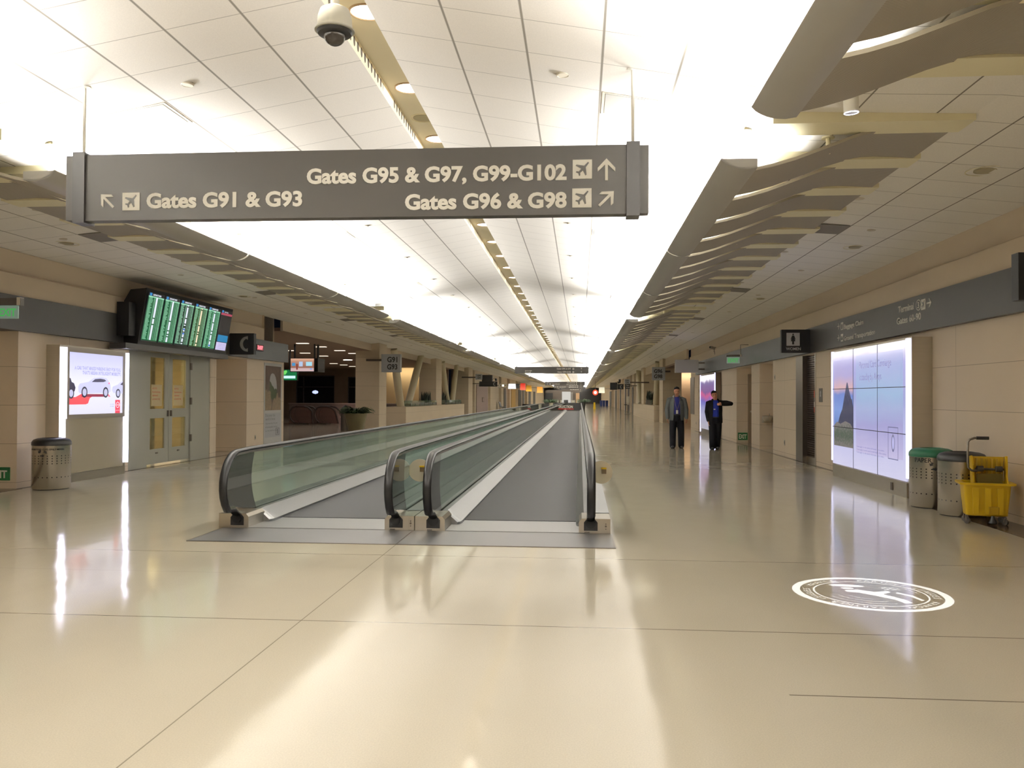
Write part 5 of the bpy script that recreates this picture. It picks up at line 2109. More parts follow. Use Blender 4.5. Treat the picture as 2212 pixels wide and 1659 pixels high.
# hanging television pair and the green screen behind
def tv(label, p0, p1, Y, body_m, polepx, ceil_z=3.5, side_px=None):
    a, b = atY(*p0, Y), atY(*p1, Y)
    t = thing('hanging_screen', label, 'screen', ((a.x + b.x) / 2, Y, b.z))
    MB().box((a.x - .03, Y, b.z - .03), (b.x + .03, Y + .10, a.z + .03)).build('casing', BLACK, t)
    fr = CF(a.x, Y - .002, b.z)
    w_, h_ = b.x - a.x, a.z - b.z
    m = MB()
    fr.rect(m, 0, 0, w_, h_, 0, .002)
    sc = m.build('screen', body_m, t)
    m = MB()
    for px in polepx:
        q = atY(px, 760, Y)
        m.box((q.x - .03, Y + .02, a.z), (q.x + .03, Y + .07, ceil_z))
    m.build('ceiling_pole', BLACK, t)
    return t, fr, w_, h_, sc


t, fr, w_, h_, sc = tv('hanging screen showing a tan scene with one figure, in the left hall', (628, 774.5), (678, 802), 32, grad_emis('tv_tan', [(0, (206, 180, 180)), (.24, (190, 160, 160)), (.27, (140, 96, 80)), (.7, (176, 130, 110)), (1, (226, 180, 150))], 2.45, 2.98, 1.0), (636, 679))
for k, (a0, b0, a1, b1, col) in enumerate(((.06, .42, .2, .66, (70, 140, 190)), (.36, .38, .52, .76, (170, 190, 220)), (.66, .42, .92, .74, (160, 210, 226)), (.24, .12, .31, .58, (130, 60, 50)), (.83, .14, .92, .22, (100, 150, 220)))):
    m = MB()
    fr.rect(m, a0 * w_, b0 * h_, a1 * w_, b1 * h_, .0025, .001)
    m.build('picture_block', emis('tvblock%d' % k, col, 1), sc)
a, b = atY(680, 774, 32.2), atY(688, 803, 32.2)
t = thing('hanging_screen', 'dark turned away screen behind the tan hanging screen', 'screen', (a.x, 32.3, b.z))
MB().box((a.x, 32.12, b.z), (b.x, 33.0, a.z)).build('casing', BLACK, t)
MB().box((a.x + .02, 32.4, a.z), (a.x + .08, 32.5, 3.5)).build('ceiling_pole', BLACK, t)
t, fr, w_, h_, sc = tv('green lit advert screen hanging partly behind the left wall edge', (611, 799), (641, 821), 36, emis('tv_green', (18, 110, 62), 1), (626,))
m = MB()
fr.rect(m, 0, .16 * h_, .9 * w_, .42 * h_, .0025, .001)
m.build('white_bar', emis('tv_white', (190, 226, 240), 1.2), sc)
m = MB()
fr.poly(m, [(.02 * w_, .5 * h_), (.2 * w_, .55 * h_), (.32 * w_, .8 * h_), (.26 * w_, h_ * .98), (.1 * w_, .9 * h_), (0, .95 * h_)], .0025, .001)
m.build('leaf_shape', emis('tv_leaf', (110, 210, 100), 1), sc)

# hall downlights
base = None
for i, (x, y) in enumerate(((690, 10), (978, 65), (470, 125), (730, 165), (1020, 212), (1283, 125), (1500, 170), (960, 300), (1185, 332), (1345, 355), (1490, 378), (1630, 398), (1425, 432), (955, 375))):
    p = atZ(560 + x / 7.373, 740 + y / 7.373, 3.495)
    if p.y > 61:
        continue
    if base is None:
        base = thing('hall_ceiling_lamp', 'small oblong ceiling lamp in the dim left hall', 'downlight', p, 'ceiling lamps of the left hall')
        MB().box(p - Vector((.22, .10, .02)), p + Vector((.22, .10, .0))).build('diffuser', emis('hall_lamp', (236, 220, 200), 1.6), base)
    else:
        copy_tree(base, p)
p = atZ(560 + 1410 / 7.373, 740 + 275 / 7.373, 3.49)
t = thing('hall_round_lamp', 'brightest round lamp in the ceiling of the left hall', 'downlight', p)
MB().lathe([(.24, 0), (.24, -.02), (0, -.02)], p, 24, cap=False).build('diffuser', emis('hall_lamp_round', (255, 244, 224), 4), t)
area('hall_light', (-13, 36, 3.4), (0, 0, -1), 5, 14, 90, (1, .86, .77))
area('hall_light', (-14, 52, 3.4), (0, 0, -1), 5, 8, 45, (1, .86, .78))

# escalators and their parapet
t = thing('parapet', 'grey stone parapet behind the escalators in the left hall', 'parapet', (-13.6, 46.6, 0))
MB().box((-16.1, 46.5, 0), (-9.9, 46.8, 1.08)).build('stone_body', mat('parapet_stone', (120, 106, 100), .45, noise=(2, .06)), t)
MB().box((-16.15, 46.45, 1.08), (-9.9, 46.85, 1.13)).build('coping', mat('coping', (160, 144, 136), .3), t)
for k, (pa, pb, pc) in enumerate(((626, 656, 676), (680, 706, 731))):
    t = thing('escalator', ['left one of the two escalator balustrades in the dim hall', 'right one of the two escalator balustrades in the dim hall'][k], 'escalator', (atZ(pa, 916).x, 44.9, 0))
    ya_ = 45.0
    xa, xb, xc = [atY(q, 890, ya_).x for q in (pa, pb, pc)]
    path = [(xa + .25, .10), (xa + .08, .25), (xa, .45), (xa + .02, .70), (xa + .14, .90), (xa + .34, .96), (xb, .96), (xb + .25, .90), (xb + .45, .72), (xc, .05)]
    m = MB().tube([(q[0], ya_, q[1]) for q in path], .045, 8)
    m.build('handrail', mat('escalator_rail', (60, 44, 40), .3), t)
    m = MB().prism([(q[0], ya_ - .006, q[1]) for q in path], (0, .012, 0))
    m.build('glass_panel', glass('escalator_glass', (206, 180, 172), .85), t)
    m = MB().box((xa + .2, ya_ - .08, 0), (xb, ya_ + .9, .05))
    m.build('base_skirt', STEELD, t)
    m = MB().tube([(q[0], ya_ + .85, q[1]) for q in path], .045, 8)
    m.build('handrail', mat('escalator_rail', (60, 44, 40), .3), t)
area('escalator_light', (-12.6, 45.8, .35), (0, .6, .3), 1.2, .1, 4, (1, .7, .6))

# street lamp in the dark outside the hall window
p = atY(681, 847, 72)
t = thing('outdoor_lamp', 'bright white lamp seen through the dark hall window', 'lamp', (p.x, 72, p.z))
MB().lathe([(0, -.16), (.2, -.1), (.26, 0), (.2, .1), (0, .16)], (p.x, 72, p.z), 16, cap=False).build('globe', emis('outdoor_glow', (230, 225, 255), 30), t)
MB().tube([(p.x, 72.1, -1.9), (p.x, 72.1, p.z)], .05, 8).build('mast', BLACK, t)

# ================================================================== FAR END
def bracket(t, x0_, x1_, Y, z):
    m = MB()
    m.box((min(x0_, x1_), Y, z), (max(x0_, x1_), Y + .06, z + .06))
    m.build('wall_bracket', STEELD, t)


def lantern(label, p0, p1, Y, top, bot, wallx_=None, kind='lantern_sign'):
    a, b = atY(*p0, Y), atY(*p1, Y)
    t = thing(kind, label, 'sign', ((a.x + b.x) / 2, Y, b.z))
    w_ = b.x - a.x
    m = MB()
    m.grid([[(a.x, Y, b.z), (b.x, Y, b.z), (b.x, Y + .5, b.z), (a.x, Y + .5, b.z)],
            [(a.x + w_ * .06, Y + .05, a.z), (b.x - w_ * .06, Y + .05, a.z), (b.x - w_ * .06, Y + .45, a.z), (a.x + w_ * .06, Y + .45, a.z)]], closed=True, smooth=False, capends=True)
    m.build('shade', grad_emis('lantern', [(0, bot), (.45, tuple((p + q) // 2 for p, q in zip(top, bot))), (1, top)], b.z, a.z, 1.1), t)
    if a.x < 0:
        bracket(t, -9.02, a.x + .1, Y + .2, a.z - .2)
    else:
        bracket(t, b.x - .1, 5.27, Y + .2, a.z - .2)
    return t, CF(a.x, Y - .01, b.z), w_, a.z - b.z


lantern('red glowing lantern sign in the row on the distant left wall', (1123.5, 828), (1135, 842.5), 108, (190, 40, 30), (255, 120, 90))
lantern('yellow glowing lantern sign touching the red one on the distant left', (1136, 832.5), (1148.5, 845.5), 122, (140, 90, 20), (255, 190, 70))
lantern('orange glowing lantern sign on its own at the distant left', (1159.5, 835.5), (1172.5, 848.5), 150, (240, 150, 60), (255, 190, 100))
lantern('cream glowing lantern sign on the distant right', (1293.5, 836.5), (1306.5, 849), 125, (214, 206, 180), (250, 240, 205))
t, fr, w_, h_ = lantern('bright white shop sign box on the distant left wall', (1097.5, 829), (1114, 840), 92, (250, 250, 250), (255, 252, 248))
text_fit(fr, 'FedEx', h_ * .3, w_ * .18, w_ * .8, h_ * .4, m=emis('shop_text', (170, 150, 230), 1), parent=t, h=.06, t=.003)
p0, p1 = atY(1114.5, 829, 93), atY(1121, 839, 93)
t = thing('shop_sign', 'small dark sign box beside the bright white shop sign', 'sign', ((p0.x + p1.x) / 2, 93.2, p1.z))
MB().box((p0.x, 93.1, p1.z), (p1.x, 93.4, p0.z)).build('sign_box', FASCIA, t)
bracket(t, -9.02, p0.x + .1, 93.2, p0.z - .2)
p0, p1 = atY(1077, 829, 88), atY(1095.5, 838.5, 88)
t = thing('shop_canopy', 'white framed shop canopy with a lamp left of the bright shop sign', 'canopy', ((p0.x + p1.x) / 2, 88, p1.z))
m = MB()
for xa, za, xb, zb in ((p0.x, p1.z, p1.x, p1.z + .12), (p0.x, p0.z - .08, p1.x, p0.z), (p0.x, p1.z, p0.x + .1, p0.z), (p1.x - .1, p1.z, p1.x, p0.z)):
    m.box((xa, 88, za), (xb, 88.4, zb))
m.build('frame', WHITE, t)
bracket(t, -9.02, p0.x + .1, 88.2, p0.z - .2)
MB().lathe([(0, -.1), (.1, -.05), (.1, .1), (0, .12)], ((p0.x + p1.x) / 2, 88.2, p1.z + .25), 12).build('lamp', emis('canopy_lamp', (255, 244, 224), 2), t)
# black signs
p0, p1 = atY(1035, 824, 70), atY(1074, 835, 70)
t = thing('telephone_sign', 'long black sign with telephone receiver on the distant left wall', 'sign', ((p0.x + p1.x) / 2, 70, p1.z))
MB().box((p0.x, 70, p1.z), (p1.x, 70.2, p0.z)).build('sign_box', BLACKM, t)
bracket(t, -9.9, p0.x + .1, 70.05, p0.z - .2)
q = atY(1068.5, 829.5, 70)
handset(CF(0, 70, 0), q.x - .05, q.z, .34, mat('sign_mid_grey', (150, 150, 150), .5), t)
t = thing('security_camera', 'small security camera above the distant black telephone sign', 'camera', tuple(atY(1070, 821, 70)))
p = atY(1071, 820.5, 70)
MB().tube([p + Vector((-.02, 0, .1)), p + Vector((.05, 0, -.08))], .09, 10).build('camera_body', BLACK, t)
MB().tube([p + Vector((-.3, .1, .0)), p + Vector((-.15, 0, .13)), p + Vector((0, 0, .12))], .02, 6).build('arm', STEELD, t)
p0, p1 = atY(1041, 810, 71), atY(1063, 824, 71)
t = thing('fascia_box', 'dark box fascia above the distant black telephone sign', 'fascia', ((p0.x + p1.x) / 2, 71, p1.z))
MB().box((p0.x, 71, p1.z), (p1.x, 71.6, p0.z)).build('panel', FASCIA, t)
bracket(t, -9.9, p0.x + .1, 71.05, p0.z - .2)
p0, p1 = atY(1318, 826.5, 90), atY(1333.5, 842, 90)
t = thing('shop_sign', 'square black sign on the distant right next to a telephone sign', 'sign', ((p0.x + p1.x) / 2, 90, p1.z))
MB().box((p0.x, 90, p1.z), (p1.x, 90.3, p0.z)).build('sign_box', BLACKM, t)
bracket(t, p1.x - .1, 5.3, 90.1, p0.z - .2)
m = MB().tube([(p1.x + .05, 90.1, p0.z + .0), (p1.x + .25, 90.1, p0.z + .05), (p1.x + .25, 90.1, p0.z + .35)], .12, 8)
m.build('camera_mount', BLACK, t)
p0, p1 = atY(1334, 830, 84), atY(1347, 841, 84)
t = thing('telephone_sign', 'small black telephone sign on the distant right wall', 'sign', ((p0.x + p1.x) / 2, 84, p1.z))
MB().box((p0.x, 84, p1.z), (p1.x, 84.2, p0.z)).build('sign_box', BLACKM, t)
bracket(t, p1.x - .1, 5.3, 84.05, p0.z - .2)
q = atY(1342, 835.5, 84)
handset(CF(0, 84, 0), q.x - .05, q.z, .34, mat('sign_mid_grey', (150, 150, 150), .5), t)
p0, p1 = atY(1350, 829, 76), atY(1361, 840, 76)
t = thing('directory_sign', 'small dark grey directory sign below the distant right gate sign', 'sign', ((p0.x + p1.x) / 2, 76, p1.z))
MB().box((p0.x, 76, p1.z), (p1.x, 76.2, p0.z)).build('sign_box', FASCIA, t)
bracket(t, p1.x - .1, 5.3, 76.05, p0.z - .2)
fr = CF(p0.x, 76, p1.z)
text_fit(fr, 'Flight', .12, .1, .38, .28, parent=t, m=LETTER)
text_fit(fr, 'Information', .12, .1, .42, .1, parent=t, m=LETTER)
# round red sign
q = atY(1286, 848, 112)
t = thing('round_shop_sign', 'small round glowing red and white sign against the dark far end', 'sign', (q.x, 112, q.z - .25))
MB().lathe([(.0, 0), (.36, 0), (.36, .06), (0, .06)], (q.x, 112, q.z), 24, axis='y').build('disc', emis('round_red', (236, 70, 40), 1.4), t)
MB().lathe([(.0, -.01), (.2, -.01), (.2, .0), (0, .0)], (q.x, 112, q.z), 20, axis='y').build('white_centre', emis('round_white', (255, 230, 210), 1.6), t)

MB().tube([(q.x, 112.05, q.z + .34), (q.x, 112.05, 3.7)], .03, 8).build('ceiling_rod', STEELD, t)
# kiosk in the middle beyond the walkways
def counter(label, p0, p1, Y, words, red):
    a, b = atY(*p0, Y), atY(*p1, Y)
    t = thing('kiosk_counter', label, 'counter', ((a.x + b.x) / 2, Y, 0))
    MB().box((a.x, Y, 0), (b.x, Y + 1.0, a.z)).build('counter_body', BLACKM, t)
    fr = CF(a.x, Y, 0)
    w_ = b.x - a.x
    text_fit(fr, words, .42, w_ * red[0] + .1, w_ * red[1] - .1, a.z - .60, parent=t, bold=.01, m=LETTER)
    m = MB()
    fr.rect(m, w_ * red[0], a.z - .76, w_ * red[1], a.z - .66, 0, .01)
    m.build('red_line', mat('kiosk_red', (196, 44, 44), .5), t)


counter('black kiosk counter with white letters and red line beyond the right walkway', (1196, 870), (1256, 884), 99, 'FICTION', (.29, .72))
counter('black kiosk counter with a red line beyond the left walkway', (1128, 873), (1184, 884), 96, 'PATTA', (.25, .75))
a, b = atY(1214, 846, 104), atY(1232.5, 871, 104)
t = thing('display_board', 'tall plain white panel standing behind the kiosk counter', 'panel', ((a.x + b.x) / 2, 104, 0))
MB().box((a.x, 104, 0), (b.x, 104.2, a.z)).build('panel_body', emis('panel_white_glow', (206, 202, 194), .85), t)  # plain board, no lamp: its brightness is put in as emission
m = MB()
a, b = atY(1218, 864, 99.5), atY(1227, 871, 99.5)
zk = atY(1196, 870, 99).z
m.box((a.x, 99.5, zk), (b.x, 99.7, a.z))
t = thing('till_screen', 'dark till standing on the kiosk counter before the white panel', 'till', ((a.x + b.x) / 2, 99.6, zk))
m.build('till_body', BLACK, t)
a, b = atY(1244, 849, 112), atY(1251.5, 863, 112)
t = thing('lit_poster', 'small lit orange panel right of the white kiosk panel', 'panel', ((a.x + b.x) / 2, 112, b.z))
MB().box((a.x, 112, 0), (b.x, 112.2, a.z)).build('panel_body', emis('orange_panel', (206, 160, 110), .8), t)
a, b = atY(1178, 843, 125), atY(1252, 872, 125)
t = thing('shop', 'dark shop block filling the middle of the hall behind the kiosk', 'shop', ((a.x + b.x) / 2, 125, 0))
MB().box((a.x, 125, 0), (b.x, 132, a.z)).build('shop_body', mat('shop_brown', (84, 76, 68), .7), t)
MB().box((a.x + 3.0, 124.9, 0), (a.x + 4.0, 125, a.z - .3)).build('grey_wall', mat('shop_grey', (140, 138, 134), .6), t)
MB().box((a.x, 124.85, 0), (a.x + 1.1, 125, a.z - .4)).build('dark_opening', BLACKM, t)
# cups on the kiosk
cup = None
for i, px in enumerate((1196, 1205, 1212, 1236, 1240, 1248)):
    q = atY(px, 868, 99.5)
    z = atY(1196, 870, 99).z
    if cup is None:
        cup = thing('kiosk_jar', 'small pale container standing on the right kiosk counter', 'container', (q.x, 99.5, z), 'containers on the kiosk counter')
        MB().lathe([(0, 0), (.09, 0), (.1, .3), (0, .3)], (q.x, 99.5, z), 12, cap=False).build('jar_body', WHITE, cup)
    else:
        copy_tree(cup, (q.x, 99.5, z))
# yellow floor sign, blue bins, sanitiser stand, bench
q = atZ(1284, 884)
t = thing('wet_floor_sign', 'yellow folding floor sign far down the right side', 'floor sign', (q.x, q.y, 0))
for sgn in (-1, 1):
    MB().prism([(q.x - .16, q.y + sgn * .2, 0), (q.x + .16, q.y + sgn * .2, 0), (q.x + .10, q.y + sgn * .02, .88), (q.x - .10, q.y + sgn * .02, .88)], (0, .02, 0)).build('sign_leaf', YELLOW, t)
bl0 = None
for i, px in enumerate((1298.5, 1304.5, 1311)):
    q = atZ(px, 875.5)
    if bl0 is None:
        bl0 = thing('blue_bin', 'square blue bin in the row far down the right side', 'bin', (q.x, 150, 0), 'blue bins on the right')
        q = atY(px, 870, 150)
        bl0.location = (q.x, 150, 0)
        MB().prism([(q.x - .21, 150, 0), (q.x + .21, 150, 0), (q.x + .23, 150, 1.0), (q.x - .23, 150, 1.0)], (0, .5, 0)).build('bin_body', mat('bin_blue', (34, 52, 110), .5), bl0)
    else:
        q = atY(px, 870, 150)
        copy_tree(bl0, (q.x, 150, 0))
q = atZ(1355, 894.5)
t = thing('sanitiser_stand', 'slim stand with a white board against the distant right planter', 'stand', (q.x, q.y, 0))
MB().lathe([(.28, 0), (.28, .03), (0, .04)], (q.x, q.y, 0), 20, cap=False).build('foot_plate', STEELD, t)
MB().tube([(q.x, q.y, 0), (q.x, q.y, 1.2)], .03, 8).build('pole', STEELD, t)
MB().box((q.x - .1, q.y - .06, .85), (q.x + .16, q.y + .02, 1.62)).build('white_board', WHITE, t)
MB().box((q.x - .3, q.y - .2, .82), (q.x - .02, q.y + .05, .88)).build('drip_tray', BLACK, t)
seat0 = None
for i in range(3):
    x, y = -8.3, 92 + .62 * i
    if seat0 is None:
        seat0 = thing('lounge_seat', 'grey waiting seat in the row against the distant left wall', 'seat', (x, y, 0), 'waiting seats on the distant left')
        MB().box((x - .3, y, .40), (x + .25, y + .54, .46)).build('seat', mat('seat_grey', (90, 92, 98), .5), seat0)
        MB().prism([(x - .3, y, .46), (x - .24, y, .46), (x - .42, y, 1.0), (x - .47, y, 1.0)], (0, .54, 0)).build('backrest', mat('seat_grey', (90, 92, 98), .5), seat0)
        for yy in (0, .5):
            MB().tube([(x - .3, y + yy, 0), (x, y + yy, .4), (x + .25, y + yy, 0)], .02, 6).build('leg', STEEL, seat0)
    else:
        copy_tree(seat0, (x, y, 0))
# pilaster-like shop openings and dark recess panels on the far walls
def opening(label, X, y0_, y1_, z1_, m_, sgn, grp=None):
    t = thing('shop_opening', label, 'shop opening', (X, (y0_ + y1_) / 2, 0), grp)
    MB().box((X + sgn * .022, y0_, 0.0), (X + sgn * .07, y1_, z1_)).build('panel', m_, t)


DK = mat('opening_dark', (36, 34, 34), .5)
opening('pinkish wall panel with a small frame on the distant left wall', -9.0, 74, 83, 2.6, mat('panel_pink', (150, 130, 124), .6), 1)
opening('yellow shop panel on the distant left wall', -9.0, 112, 119, 2.6, mat('panel_yellow', (176, 144, 72), .6), 1)
for ya_, yb_ in ((101, 104), (125, 131), (134, 138), (150, 156), (165, 172)):
    opening('dark narrow shop opening on the distant left wall', -9.0, ya_, yb_, 2.6, DK, 1, 'dark openings on the distant left wall')
for ya_, yb_ in ((85, 86.5), (92, 94), (98.5, 100.5), (110, 113), (123, 128), (144, 152)):
    opening('dark narrow opening on the distant right wall', 5.25, ya_, yb_, 2.55, DK, -1, 'dark openings on the distant right wall')
t = thing('picture_frame', 'small square frame on the pinkish panel of the distant left wall', 'picture', (-8.90, 79, 1.2))
fr = LF(-8.925, 78, 1.05)
m = MB()
fr.rect(m, 0, 0, 1.5, .42, 0, .02)
m.build('frame', mat('frame_brown', (96, 78, 70), .6), t)
m = MB()
fr.rect(m, .15, .07, 1.35, .35, .02, .004)
m.build('picture', mat('panel_pink', (150, 130, 124), .6), t)

# ================================================================== PEOPLE
SKIN = mat('skin', (186, 132, 104), .55)
HAIR = mat('hair_dark', (18, 14, 13), .95, spec=.15)


def ell(cx, cy, z, rx, ry, n=20, p=2.0):
    out = []
    for k in range(n):
        a = 2 * pi * k / n
        c, s_ = cos(a), sin(a)
        out.append(Vector((cx + rx * math.copysign(abs(c) ** (2 / p), c), cy + ry * math.copysign(abs(s_) ** (2 / p), s_), z)))
    return out


def ballcap_limb(m, pts, rad, n=14):
    """tapered limb closed with round ends"""
    pts = [Vector(p) for p in pts]
    d0 = (pts[0] - pts[1]).normalized()
    d1 = (pts[-1] - pts[-2]).normalized()
    P, R = [], []
    for k in (2, 1):
        P.append(pts[0] + d0 * rad[0] * sin(k * pi / 6)); R.append(rad[0] * cos(k * pi / 6))
    P += pts
    R += list(rad)
    for k in (1, 2):
        P.append(pts[-1] + d1 * rad[-1] * sin(k * pi / 6)); R.append(rad[-1] * cos(k * pi / 6))
    m.tube(P, R, n)


def remesh(o, vox):
    md = o.modifiers.new('remesh', 'REMESH')
    md.mode = 'VOXEL'
    md.voxel_size = vox
    md.use_smooth_shade = True
    sm = o.modifiers.new('smooth', 'SMOOTH')
    sm.factor = .5
    sm.iterations = 3


def hand(m, wrist, d, side_, palm_n, curl=.5):
    """palm with five separate bent fingers. d: direction of the fingers, palm_n: palm normal"""
    d = Vector(d).normalized()
    pn = Vector(palm_n)
    pn = (pn - d * pn.dot(d)).normalized()
    s_ = d.cross(pn).normalized() * side_
    w = Vector(wrist)
    rows = []
    for f, hw, ht in ((-.02, .026, .020), (.02, .034, .017), (.06, .042, .015), (.088, .041, .012)):
        c = w + d * f
        rows.append([c + s_ * hw * cos(2 * pi * k / 12) + pn * ht * sin(2 * pi * k / 12) for k in range(12)])
    m.grid(rows, True, True, True)
    for i, L_ in enumerate((.072, .080, .075, .058)):
        o_ = -.030 + .020 * i
        b = w + d * .082 - s_ * o_
        p1 = b + d * L_ * .42 + pn * L_ * .10 * curl * 2
        p2 = p1 + (d * cos(curl) + pn * sin(curl)) * L_ * .32
        p3 = p2 + (d * cos(curl * 1.9) + pn * sin(curl * 1.9)) * L_ * .28
        ballcap_limb(m, [b, p1, p2, p3], (.0095, .009, .0085, .0075), 8)
    b = w + d * .022 + s_ * .034
    p1 = b + s_ * .022 + d * .030 + pn * .008
    p2 = p1 + d * .028 + s_ * .006 + pn * .008
    ballcap_limb(m, [b, p1, p2], (.013, .011, .009), 8)


def person(name, label, loc, H, rot, tilt, arms, legs, jacket, shirt, hood, badge, lean=0.0):
    """arms: dict side -> (elbow, wrist, finger dir, palm normal, curl) in body space, facing -y. side +1 = image right."""
    t = thing(name, label, 'person', loc)
    t.rotation_euler = (0, 0, rot)
    k = H / 1.75
    base = Vector(loc)

    def T(p):
        return base + Vector(p) * k
    sh = {s_: Vector((s_ * .175, .01, 1.43)) for s_ in (-1, 1)}
    hip = {s_: Vector((s_ * .09, 0, .90)) for s_ in (-1, 1)}
    # body: one surface
    m = MB()
    tor = [(.0, .0, .80, .13, .10), (0, 0, .88, .165, .115), (0, 0, .98, .155, .11), (0, -.005, 1.10, .145, .105), (0, -.01, 1.25, .165, .12), (0, 0, 1.36, .175, .115), (0, .01, 1.43, .15, .09), (0, .015, 1.47, .08, .065)]
    m.grid([[T(q) for q in ell(cx_, cy_, z, rx, ry)] for cx_, cy_, z, rx, ry in tor], True, True, True)
    hc = Vector((0, -.015, 1.50))
    ct, st = cos(tilt), sin(tilt)

    def HT(p):        # head space -> body space, tilted about the neck
        p = Vector(p)
        return Vector((hc.x + p.x * ct + p.z * st, hc.y + p.y, hc.z - p.x * st + p.z * ct))
    ballcap_limb(m, [T((0, .015, 1.42)), T(HT((0, .01, .02))), T(HT((0, 0, .09)))], (.062 * k, .056 * k, .055 * k))
    HT0 = HT

    def HT(p):
        return HT0(Vector(p) * 1.07)
    head = [(.0, -.02, .022, .030, .035), (0, -.018, .04, .046, .056), (0, -.012, .07, .060, .075), (0, -.006, .105, .067, .085), (0, 0, .14, .072, .092), (0, .004, .175, .074, .096), (0, .006, .21, .068, .088), (0, .008, .235, .050, .066), (0, .01, .25, .022, .03)]
    m.grid([[T(HT(q)) for q in ell(cx_, cy_, z, rx, ry)] for cx_, cy_, z, rx, ry in head], True, True, True)
    ballcap_limb(m, [T(HT((0, -.092, .142))), T(HT((0, -.108, .112))), T(HT((0, -.112, .098)))], (.008 * k, .012 * k, .014 * k), 8)
    for s_ in (-1, 1):
        m.lathe([(.0, -.006), (.024 * k, -.003), (.026 * k, .004), (0, .006)], T(HT((s_ * .074, .008, .122))), 10, axis='x')
        ballcap_limb(m, [T(HT((s_ * .012, -.085, .158))), T(HT((s_ * .045, -.078, .160)))], (.008 * k, .007 * k), 6)
        el_, wr_, fd, pn, cl = arms[s_]
        ballcap_limb(m, [T(sh[s_]), T((sh[s_] + Vector(el_)) / 2), T(el_), T((Vector(el_) * .6 + Vector(wr_) * .4)), T(wr_)], [r * k for r in (.052, .047, .038, .037, .026)])
        hand(m, T(wr_), fd, -s_, pn, cl)
        kn, an, toe = legs[s_]
        ballcap_limb(m, [T(hip[s_]), T((hip[s_] + Vector(kn)) / 2), T(kn), T(Vector(kn) * .65 + Vector(an) * .35), T(an)], [r * k for r in (.085, .075, .055, .055, .038)])
    ballcap_limb(m, [T(HT((-.022, -.090, .064))), T(HT((.022, -.090, .064)))], (.009 * k, .009 * k), 6)
    o = m.build('body', SKIN, t)
    remesh(o, .0075)
    # face details
    m = MB()
    for s_ in (-1, 1):
        m.lathe([(0, -.004), (.012 * k, 0), (0, .006)], T(HT((s_ * .028, -.086, .138))), 10, axis='y')
    m.build('eyes', mat('eye_dark', (30, 24, 22), .3), t)
    m = MB()
    ballcap_limb(m, [T(HT((-.020, -.098, .064))), T(HT((0, -.101, .062))), T(HT((.020, -.098, .064)))], (.004 * k, .005 * k, .004 * k), 6)
    m.build('mouth', mat('lips', (150, 84, 74), .5), t)
    # hair cap
    m = MB()
    hr = [(.0, .030, .10, .073, .068), (0, .028, .14, .079, .076), (0, .02, .175, .080, .088), (0, .006, .205, .077, .098), (0, .004, .235, .064, .083), (0, .006, .258, .036, .048), (0, .008, .266, .01, .012)]
    m.grid([[T(HT(q)) for q in ell(cx_, cy_, z, rx, ry)] for cx_, cy_, z, rx, ry in hr], True, True, True)
    m.build('hair', HAIR, t)
    # shirt
    m = MB()
    shr = [(.0, .0, .86, .175, .128), (0, 0, .98, .172, .125), (0, -.008, 1.12, .165, .122), (0, -.012, 1.26, .180, .134), (0, 0, 1.37, .186, .127), (0, .01, 1.44, .150, .10), (0, .012, 1.485, .075, .072)]
    m.grid([[T(q) for q in ell(*r)] for r in shr], True, True, True)
    m.build('shirt', shirt, t)
    # trousers
    m = MB()
    m.grid([[T(q) for q in ell(*r)] for r in ((0, 0, .78, .15, .12), (0, 0, .86, .182, .13), (0, 0, .96, .178, .128), (0, 0, .985, .176, .127))], True, True, True)
    for s_ in (-1, 1):
        kn, an, toe = [Vector(q) for q in legs[s_]]
        an2 = an + Vector((0, 0, -.02))
        ballcap_limb(m, [T(hip[s_] + Vector((0, 0, -.02))), T((hip[s_] + kn) / 2), T(kn), T(kn * .5 + an * .5), T(an2)], [r * k for r in (.112, .108, .096, .092, .088)])
    o = m.build('trousers', mat('trousers_black', (13, 13, 17), .95, spec=.2), t)
    remesh(o, .012)
    m = MB()
    m.grid([[T(q) for q in ell(0, 0, z, .181, .131)] for z in (.955, .985)], True, True, True)
    m.build('belt', BLACK, t)
    # shoes
    for s_ in (-1, 1):
        kn, an, toe = [Vector(q) for q in legs[s_]]
        d = (toe - an)
        d.z = 0
        d.normalize()
        sd = Vector((-d.y, d.x, 0))
        zf = an.z - .075
        m = MB()
        rows = []
        for f, hw, h0, h1 in ((-.075, .030, .012, .06), (-.06, .038, .0, .085), (.0, .040, .0, .095), (.06, .042, .0, .070), (.12, .045, .0, .050), (.17, .038, .0, .040), (.195, .02, .010, .028)):
            c = an + d * f
            c.z = zf
            row = []
            for q in range(12):
                a = 2 * pi * q / 12
                zz = (h0 + h1) / 2 + (h1 - h0) / 2 * sin(a)
                row.append(T(c + sd * hw * cos(a) + Vector((0, 0, zz))))
            rows.append(row)
        m.grid(rows, True, True, True)
        m.build('shoe', BLACK, t)
    # jacket: open front shell with sleeves
    m = MB()
    jr = [(.0, .0, .80, .215, .165, .55), (0, .0, .90, .215, .160, .50), (0, 0, 1.05, .208, .152, .46), (0, -.004, 1.22, .212, .155, .42), (0, 0, 1.36, .208, .145, .40), (0, .01, 1.435, .172, .118, .50), (0, .016, 1.475, .105, .092, .70), (0, .02, 1.50, .085, .08, .85)]
    rows = []
    n = 30
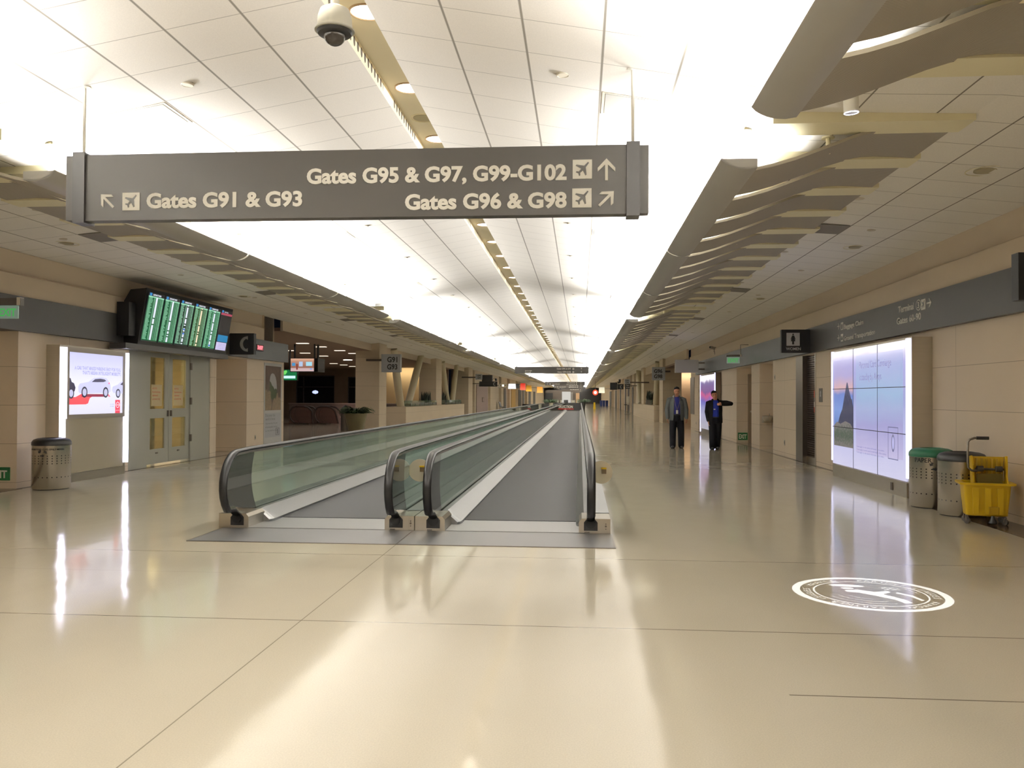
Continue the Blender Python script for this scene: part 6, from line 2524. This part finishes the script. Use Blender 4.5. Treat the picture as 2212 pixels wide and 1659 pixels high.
    for cx_, cy_, z, rx, ry, g_ in jr:
        a0, a1 = -pi / 2 + g_, -pi / 2 + 2 * pi - g_
        o_ = [T((cx_ + rx * cos(a0 + (a1 - a0) * q / n), cy_ + ry * sin(a0 + (a1 - a0) * q / n), z)) for q in range(n + 1)]
        i_ = [T((cx_ + (rx - .022) * cos(a0 + (a1 - a0) * q / n), cy_ + (ry - .022) * sin(a0 + (a1 - a0) * q / n), z)) for q in range(n + 1)]
        rows.append(o_ + i_[::-1])
    m.grid(rows, True, True, True)
    for s_ in (-1, 1):
        el_, wr_, fd, pn, cl = arms[s_]
        el_, wr_ = Vector(el_), Vector(wr_)
        w2 = wr_ + (el_ - wr_).normalized() * .015
        ballcap_limb(m, [T(sh[s_] + Vector((-s_ * .03, 0, -.01))), T(sh[s_] + Vector((s_ * .03, 0, -.03))), T((sh[s_] + el_) / 2 + Vector((s_ * .012, 0, 0))), T(el_), T(el_ * .5 + wr_ * .5), T(w2)], [r * k for r in (.07, .082, .075, .068, .062, .052)])
    o = m.build('jacket', jacket, t)
    remesh(o, .009)
    # hood / collar
    m = MB()
    rows = []
    for z, rx, ry, g_ in ((1.44, .125, .105, .75), (1.475, .120, .105, .8), (1.515, .105, .095, .95), (1.53, .088, .082, 1.05), (1.50, .078, .07, 1.0)):
        a0, a1 = -pi / 2 + g_, -pi / 2 + 2 * pi - g_
        rows.append([T((rx * cos(a0 + (a1 - a0) * q / 20), .025 + ry * sin(a0 + (a1 - a0) * q / 20), z)) for q in range(21)])
    m.grid(rows, smooth=True)
    m.build('collar', hood, t)
    m = MB()
    if badge:
        for s_ in (-1, 1):
            pts = [T((s_ * .085, -.075, 1.47)), T((s_ * .075, -.142, 1.36)), T((s_ * .045, -.162, 1.24)), T((-.005, -.155, 1.10))]
            m.tube(pts, .005, 6)
        ln = m.build('lanyard', mat('lanyard', (150, 130, 120), .6), t)
        MB().box(T((-.035, -.162, .995)), T((.025, -.155, 1.10))).build('id_badge', WHITE, ln)
    else:
        m.box(T((-.07, -.158, 1.20)), T((-.02, -.150, 1.225)))
        m.build('shirt_badge', WHITE, t)
    return t


p = atZ(1463, 968)
legsA = {-1: ((-.115, -.04, .50), (-.115, -.03, .09), (-.135, -.2, .05)), 1: ((.125, -.01, .50), (.135, .03, .09), (.165, -.14, .05))}
armsA = {-1: ((-.275, .0, 1.12), (-.265, -.06, .86), (-.02, -.12, -1), (1, -.3, 0), .45), 1: ((.275, .0, 1.12), (.275, -.07, .86), (.02, -.12, -1), (-1, -.3, 0), .45)}
person('person', 'person walking in an open grey jacket, blue shirt and black trousers with a badge', (p.x - .02, p.y, .003), 1.80, .0, .0, armsA, legsA,
       mat('jacket_grey', (84, 88, 88), .8, noise=(6, .1)), mat('shirt_blue', (26, 30, 110), .8), mat('hood_grey', (150, 152, 152), .8), True)
p = atZ(1545, 971)
legsB = {-1: ((-.10, -.05, .50), (-.10, -.07, .09), (-.12, -.25, .05)), 1: ((.085, .02, .50), (.075, .10, .10), (.09, -.1, .06))}
armsB = {-1: ((-.245, .02, 1.13), (-.215, -.06, .86), (.05, -.1, -1), (1, -.2, 0), .5), 1: ((.46, -.06, 1.38), (.17, -.21, 1.36), (-1, -.1, .05), (0, 1, -.2), .8)}
person('person', 'person in an open black jacket and blue shirt raising one elbow, head tilted', (p.x, p.y, .003), 1.69, .0, -.22, armsB, legsB,
       mat('jacket_black', (10, 10, 12), .95, spec=.2), mat('shirt_blue_bright', (20, 44, 150), .8), mat('jacket_black', (17, 17, 19), .75), False)
